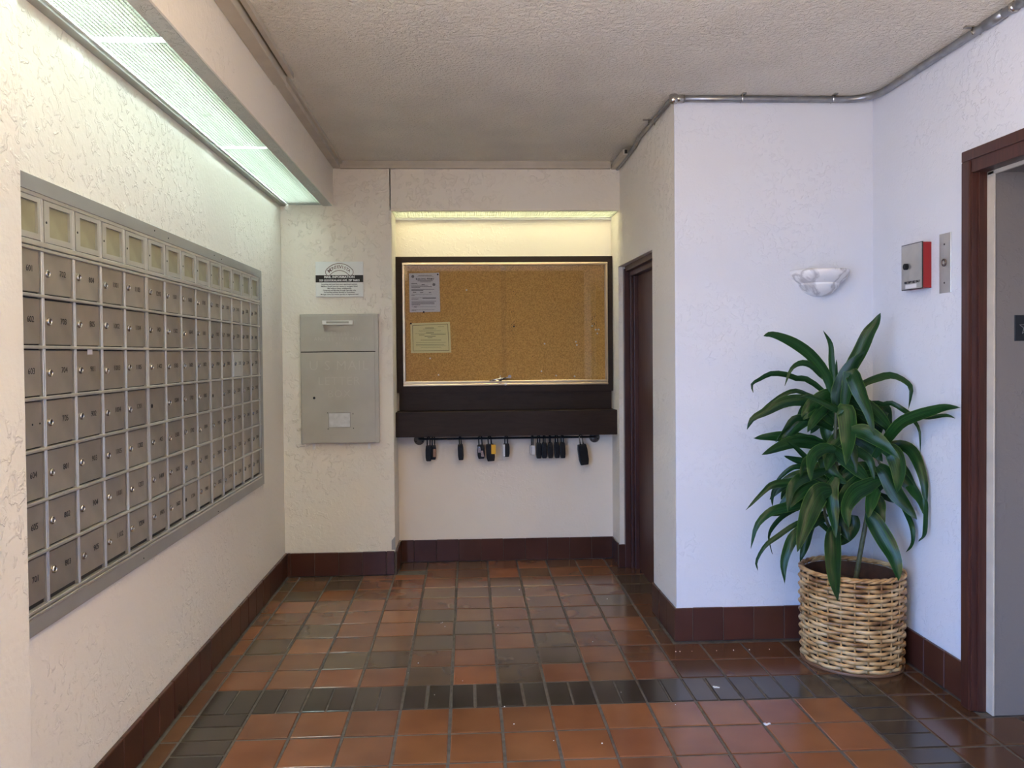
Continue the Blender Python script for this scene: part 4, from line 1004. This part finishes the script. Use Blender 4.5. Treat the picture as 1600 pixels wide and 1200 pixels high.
dp = thing('dracaena_plant', (1.64, 3.357, .30), 'leafy green dracaena with long drooping leaves in the wicker basket', 'plant')
m = MB(); pl = [bpos(2 * PI * k / 36, -.015, .3)[:2] for k in range(36)]; m.prism(pl, .025, .318); m.build('soil', M_SOIL, dp)
LEAVES = [
(0.0508,25,[(1.566,3.34,1.11),(1.534,3.336,1.226),(1.471,3.332,1.311),(1.408,3.328,1.361),(1.346,3.325,1.394),(1.284,3.322,1.413),(1.25,3.32,1.406)]),
(0.0294,50,[(1.563,3.34,1.088),(1.555,3.334,1.215),(1.547,3.329,1.302),(1.54,3.324,1.371),(1.507,3.32,1.428)]),
(0.024,30,[(1.562,3.32,1.117),(1.561,3.316,1.199),(1.561,3.31,1.303)]),
(0.0737,0,[(1.566,3.31,1.091),(1.565,3.297,1.159),(1.584,3.279,1.227),(1.611,3.26,1.287),(1.647,3.24,1.337)]),
(0.0615,0,[(1.609,3.36,1.114),(1.63,3.351,1.238),(1.678,3.34,1.339),(1.71,3.331,1.416),(1.738,3.325,1.459),(1.757,3.32,1.5)]),
(0.03,35,[(1.583,3.37,1.086),(1.533,3.377,1.164),(1.463,3.386,1.217),(1.423,3.391,1.22),(1.375,3.396,1.237),(1.315,3.404,1.242),(1.267,3.41,1.218),(1.235,3.415,1.196),(1.242,3.42,1.159)]),
(0.0322,20,[(1.581,3.36,1.087),(1.552,3.351,1.198),(1.507,3.345,1.245),(1.463,3.339,1.281),(1.416,3.335,1.29),(1.372,3.329,1.263),(1.341,3.32,1.193)]),
(0.0538,0,[(1.563,3.34,1.028),(1.503,3.343,1.083),(1.457,3.345,1.122),(1.396,3.348,1.131),(1.336,3.35,1.118),(1.271,3.354,1.083),(1.216,3.357,1.053),(1.192,3.36,1.006)]),
(0.0274,40,[(1.592,3.39,1.042),(1.566,3.394,1.084),(1.539,3.398,1.121),(1.477,3.406,1.151),(1.426,3.412,1.168),(1.369,3.419,1.149),(1.31,3.429,1.107),(1.252,3.44,1.051)]),
(0.0342,30,[(1.597,3.3,1.069),(1.576,3.296,1.083),(1.485,3.273,1.127),(1.416,3.253,1.153),(1.373,3.24,1.151)]),
(0.0351,25,[(1.57,3.36,0.998),(1.525,3.361,1.024),(1.473,3.363,1.044),(1.406,3.365,1.05),(1.362,3.367,1.003),(1.321,3.37,0.948)]),
(0.049,0,[(1.579,3.38,0.929),(1.435,3.387,0.964),(1.35,3.392,0.97),(1.292,3.396,0.968),(1.234,3.4,0.963)]),
(0.059,0,[(1.572,3.36,0.915),(1.461,3.349,0.946),(1.39,3.341,0.953),(1.314,3.331,0.931),(1.241,3.32,0.901)]),
(0.0241,45,[(1.571,3.34,0.91),(1.545,3.337,0.927),(1.468,3.327,0.97),(1.412,3.32,0.977),(1.342,3.31,0.985)]),
(0.0238,20,[(1.476,3.32,0.859),(1.427,3.31,0.891),(1.383,3.296,0.929),(1.329,3.28,0.967)]),
(0.0355,10,[(1.535,3.39,0.84),(1.466,3.393,0.857),(1.419,3.396,0.868),(1.369,3.4,0.885)]),
(0.0548,5,[(1.545,3.29,0.916),(1.493,3.273,0.93),(1.438,3.247,0.91),(1.41,3.22,0.869),(1.392,3.18,0.812)]),
(0.0343,10,[(1.504,3.32,0.886),(1.443,3.303,0.886),(1.408,3.284,0.857),(1.381,3.26,0.813)]),
(0.0527,5,[(1.518,3.31,0.833),(1.434,3.294,0.812),(1.382,3.281,0.796),(1.342,3.266,0.753),(1.321,3.24,0.673)]),
(0.0378,15,[(1.526,3.37,0.823),(1.455,3.369,0.816),(1.398,3.367,0.779),(1.307,3.365,0.767),(1.259,3.363,0.732),(1.185,3.36,0.659)]),
(0.0247,40,[(1.54,3.4,0.838),(1.477,3.407,0.832),(1.419,3.416,0.832),(1.366,3.428,0.789),(1.328,3.44,0.731)]),
(0.0247,30,[(1.44,3.4,0.792),(1.382,3.411,0.763),(1.343,3.421,0.743),(1.329,3.429,0.705),(1.333,3.44,0.657)]),
(0.0458,10,[(1.549,3.36,0.7),(1.464,3.357,0.688),(1.392,3.354,0.676),(1.341,3.352,0.666),(1.284,3.349,0.649),(1.227,3.345,0.593),(1.2,3.34,0.498)]),
(0.0439,10,[(1.412,3.4,0.751),(1.38,3.407,0.68),(1.354,3.414,0.637),(1.311,3.42,0.62)]),
(0.0272,35,[(1.55,3.38,0.668),(1.456,3.384,0.669),(1.384,3.388,0.639),(1.331,3.392,0.592),(1.301,3.395,0.536),(1.317,3.4,0.456)]),
(0.0244,30,[(1.551,3.37,0.628),(1.483,3.37,0.616),(1.407,3.37,0.592),(1.328,3.37,0.541),(1.272,3.37,0.5),(1.235,3.37,0.435),(1.241,3.37,0.393)]),
(0.0506,5,[(1.526,3.34,0.621),(1.445,3.333,0.591),(1.383,3.326,0.55),(1.349,3.319,0.495),(1.329,3.31,0.427),(1.331,3.3,0.353)]),
(0.0462,10,[(1.544,3.38,0.64),(1.478,3.383,0.585),(1.456,3.387,0.493),(1.435,3.39,0.422)]),
(0.0914,5,[(1.526,3.28,0.756),(1.475,3.269,0.751),(1.431,3.25,0.704),(1.38,3.214,0.619),(1.331,3.17,0.525)]),
(0.0628,5,[(1.552,3.3,0.806),(1.522,3.283,0.742),(1.519,3.258,0.666),(1.514,3.22,0.567)]),
(0.0702,5,[(1.562,3.31,0.6),(1.535,3.288,0.556),(1.512,3.239,0.483),(1.488,3.176,0.407),(1.47,3.11,0.339)]),
(0.0783,0,[(1.56,3.28,1.066),(1.58,3.271,1.093),(1.58,3.248,1.028),(1.565,3.217,0.952),(1.539,3.18,0.873)]),
(0.0651,0,[(1.581,3.29,1.092),(1.596,3.264,1.247),(1.616,3.255,1.207),(1.632,3.243,1.156),(1.655,3.224,1.083),(1.667,3.2,0.987)]),
(0.0373,25,[(1.626,3.36,1.086),(1.658,3.351,1.155),(1.693,3.342,1.199),(1.749,3.331,1.224),(1.804,3.319,1.235),(1.85,3.301,1.213),(1.85,3.247,1.178),(1.85,3.271,1.087)]),
(0.0239,45,[(1.668,3.37,1.063),(1.736,3.354,1.115),(1.781,3.343,1.107),(1.813,3.335,1.113),(1.85,3.306,1.085),(1.85,3.252,1.067),(1.85,3.218,1.041),(1.85,3.185,1.004),(1.85,3.181,0.908)]),
(0.0502,5,[(1.711,3.29,0.887),(1.74,3.242,0.965),(1.763,3.18,1.04),(1.796,3.125,1.076),(1.831,3.063,1.103),(1.85,3.006,1.12),(1.85,2.913,1.124)]),
(0.02,40,[(1.802,3.28,1.003),(1.842,3.204,1.063),(1.85,3.117,1.071),(1.85,3.006,1.088),(1.85,2.945,1.081)]),
(0.0692,0,[(1.59,3.24,1.01),(1.636,3.223,1.003),(1.687,3.192,0.966),(1.741,3.14,0.902)]),
(0.0515,5,[(1.74,3.32,0.91),(1.818,3.309,0.935),(1.85,3.266,0.926),(1.85,3.204,0.883),(1.85,3.153,0.794),(1.85,3.144,0.668)]),
(0.0228,40,[(1.85,3.153,0.76),(1.85,3.139,0.697),(1.85,3.148,0.593),(1.85,3.194,0.551)]),
(0.075,0,[(1.736,3.26,0.931),(1.773,3.247,0.911),(1.78,3.219,0.842),(1.753,3.18,0.757)]),
(0.0703,0,[(1.725,3.28,0.853),(1.753,3.27,0.821),(1.779,3.243,0.747),(1.812,3.218,0.695),(1.842,3.19,0.642)]),
(0.0522,15,[(1.793,3.34,0.906),(1.85,3.326,0.839),(1.85,3.251,0.777),(1.85,3.185,0.725),(1.85,3.144,0.665)]),
(0.0234,35,[(1.821,3.34,0.754),(1.85,3.296,0.658),(1.85,3.242,0.599),(1.85,3.242,0.531),(1.85,3.29,0.481)]),
(0.0729,5,[(1.733,3.28,0.793),(1.672,3.264,0.772),(1.606,3.241,0.748),(1.552,3.208,0.689),(1.544,3.17,0.615)]),
(0.0638,0,[(1.737,3.34,0.714),(1.749,3.331,0.688),(1.747,3.312,0.642),(1.747,3.28,0.578)]),
(0.0781,5,[(1.691,3.29,0.656),(1.709,3.277,0.612),(1.742,3.239,0.529),(1.76,3.207,0.464),(1.753,3.17,0.393)]),
(0.0397,20,[(1.802,3.32,0.785),(1.75,3.311,0.76),(1.701,3.298,0.722),(1.67,3.28,0.659)]),
(0.0635,20,[(1.534,3.32,0.932),(1.591,3.31,0.886),(1.658,3.294,0.825),(1.703,3.28,0.772)]),
(0.0592,10,[(1.662,3.36,0.628),(1.654,3.355,0.582),(1.619,3.348,0.535),(1.576,3.34,0.502)]),
(0.0424,10,[(1.629,3.32,0.925),(1.667,3.312,0.904),(1.702,3.3,0.866),(1.708,3.28,0.788)]),
(0.0657,5,[(1.77,3.42,0.911),(1.811,3.411,1.08),(1.832,3.407,1.038),(1.845,3.4,0.934)]),
(0.0694,15,[(1.592,3.36,0.948),(1.528,3.342,0.882),(1.547,3.323,0.816),(1.605,3.3,0.773)]),
(0.054,15,[(1.583,3.39,0.666),(1.599,3.375,0.738),(1.648,3.358,0.776),(1.7,3.34,0.756)]),
(0.0595,10,[(1.701,3.38,0.805),(1.633,3.375,0.821),(1.567,3.368,0.795),(1.507,3.36,0.756)]),
(0.0652,10,[(1.606,3.39,1.028),(1.565,3.387,1.057),(1.545,3.38,0.988),(1.569,3.37,0.906)]),
(0.06,10,[(1.668,3.4,0.943),(1.724,3.397,1.026),(1.75,3.394,0.942),(1.754,3.39,0.859)]),
(0.0271,30,[(1.734,3.39,0.733),(1.806,3.39,0.704),(1.85,3.377,0.686),(1.85,3.306,0.719)]),
(0.0243,20,[(1.562,3.34,0.543),(1.517,3.352,0.591),(1.485,3.361,0.612),(1.45,3.37,0.602)]),
(0.059,10,[(1.653,3.37,0.668),(1.615,3.361,0.643),(1.605,3.341,0.578),(1.623,3.32,0.525)]),
(0.0598,20,[(1.612,3.39,1.126),(1.662,3.388,1.083),(1.704,3.385,1.041),(1.738,3.38,0.944)]),
(0.049,15,[(1.725,3.4,0.717),(1.665,3.395,0.697),(1.61,3.386,0.652),(1.559,3.38,0.64)]),
(0.0595,10,[(1.791,3.39,0.816),(1.833,3.388,0.788),(1.85,3.367,0.749),(1.85,3.341,0.671)]),
(0.064,5,[(1.569,3.34,0.923),(1.601,3.331,0.951),(1.628,3.318,0.912),(1.636,3.29,0.82)]),
]
STEMS =  [[(1.655, 3.34, 0.337), (1.68, 3.34, 0.48), (1.711, 3.34, 0.646), (1.717, 3.34, 0.728), (1.728, 3.34, 0.811), (1.7, 3.34, 0.922), (1.681, 3.34, 0.977)], [(1.58, 3.36, 0.352), (1.572, 3.36, 0.505), (1.578, 3.36, 0.644), (1.579, 3.35, 0.812), (1.569, 3.34, 0.951), (1.574, 3.34, 1.116)], [(1.714, 3.34, 0.673), (1.751, 3.33, 0.743), (1.763, 3.32, 0.827), (1.735, 3.32, 0.891)], [(1.572, 3.36, 0.547), (1.532, 3.34, 0.607), (1.521, 3.34, 0.677), (1.532, 3.34, 0.759)]]

def catmull(P, n):
    P = [Vector(p) for p in P]; Q = [P[0] * 2 - P[1]] + P + [P[-1] * 2 - P[-2]]; out = []
    seg = len(P) - 1
    for i in range(n + 1):
        t = i / n * seg; k = min(int(t), seg - 1); u = t - k
        a, b2, c, d_ = Q[k], Q[k + 1], Q[k + 2], Q[k + 3]
        out.append(0.5 * ((2 * b2) + (c - a) * u + (2 * a - 5 * b2 + 4 * c - d_) * u * u + (3 * b2 - a - 3 * c + d_) * u ** 3))
    return out
def leaf(w_, tilt, P):
    N = 16; mid = catmull(P, N); V = []; Fc = []; UV = []
    ups = math.radians(tilt) * random.choice((-1, 1)); tw = random.uniform(-.45, .45)
    wave = random.uniform(0, 6)
    for i, p in enumerate(mid):
        t = (mid[min(i + 1, N)] - mid[max(i - 1, 0)]).normalized()
        view = Vector((-.45, -.88, .1)).normalized()                # leaves face the open side of the room
        side = t.cross(view)
        if side.length < .05: side = t.cross(Vector((0, 0, 1)))
        side.normalize(); nrm = side.cross(t).normalized()
        a = ups * (0.6 + .4 * math.sin(i / N * 3 + wave)) + tw * i / N; s2 = side * math.cos(a) + nrm * math.sin(a); n2 = nrm * math.cos(a) - side * math.sin(a)
        u = i / N
        prof = max(.07, (math.sin(PI * min(1, (u * .92 + .08)) ** 0.85)) ** .72) if u < .999 else .02
        hw = w_ * .47 * prof
        for j, q in enumerate((-1, -.5, 0, .5, 1)):
            V.append(p + s2 * hw * q + n2 * (-hw * .28 * abs(q) ** 1.3 + min(.0032, w_ * .06) * math.sin(u * 17 + wave + q * 2) * abs(q)))
            UV.append((.5 + q / 2, u))
    for i in range(N):
        for j in range(4):
            k = i * 5 + j; Fc.append((k, k + 1, k + 6, k + 5))
    o0 = ORG[dp.name]
    me = bpy.data.meshes.new('leaf'); me.from_pydata([v - o0 for v in V], [], Fc)
    ul = me.uv_layers.new(name='UVMap')
    for l in me.loops: ul.data[l.index].uv = UV[l.vertex_index]
    me.materials.append(M_LEAF); me.shade_smooth()
    return place('leaf', me, o0, dp)
for w_, tilt, P in LEAVES: leaf(w_, tilt, P)
for k in range(34):                                                # the dense inner rosettes
    sx_, sy_, sz_ = random.choice(((1.575, 3.345, 1.10), (1.575, 3.345, .98), (1.70, 3.34, .95), (1.755, 3.325, .80), (1.53, 3.345, .72), (1.60, 3.35, .86)))
    a = random.uniform(0, 2 * PI); ln_ = random.uniform(.13, .24); up_ = random.uniform(.0, .10)
    dx, dy = math.cos(a), math.sin(a) * .8
    base = Vector((sx_, sy_, sz_ + random.uniform(-.06, .06)))
    P = [base + Vector((dx * ln_ * t, dy * ln_ * t, up_ * t * 2.2 - (up_ * 1.1 + ln_ * .75) * t * t)) for t in (0, .3, .6, .85, 1)]
    P = [(min(q.x, 1.845), min(q.y, 3.59), q.z) for q in P]
    leaf(random.uniform(.045, .07), random.uniform(0, 20), P)
for i, P in enumerate(STEMS):
    r0 = .0105 if i < 2 else .007
    q = catmull(P, 14)
    MB().tube([q[0] - Vector((0, 0, .03))] + q, [r0 * 1.05] + [r0 * (1 - .35 * k / 14) + (.0006 if k % 2 else 0) for k in range(15)], 9).build('stem', M_STEM, dp, smooth=True)
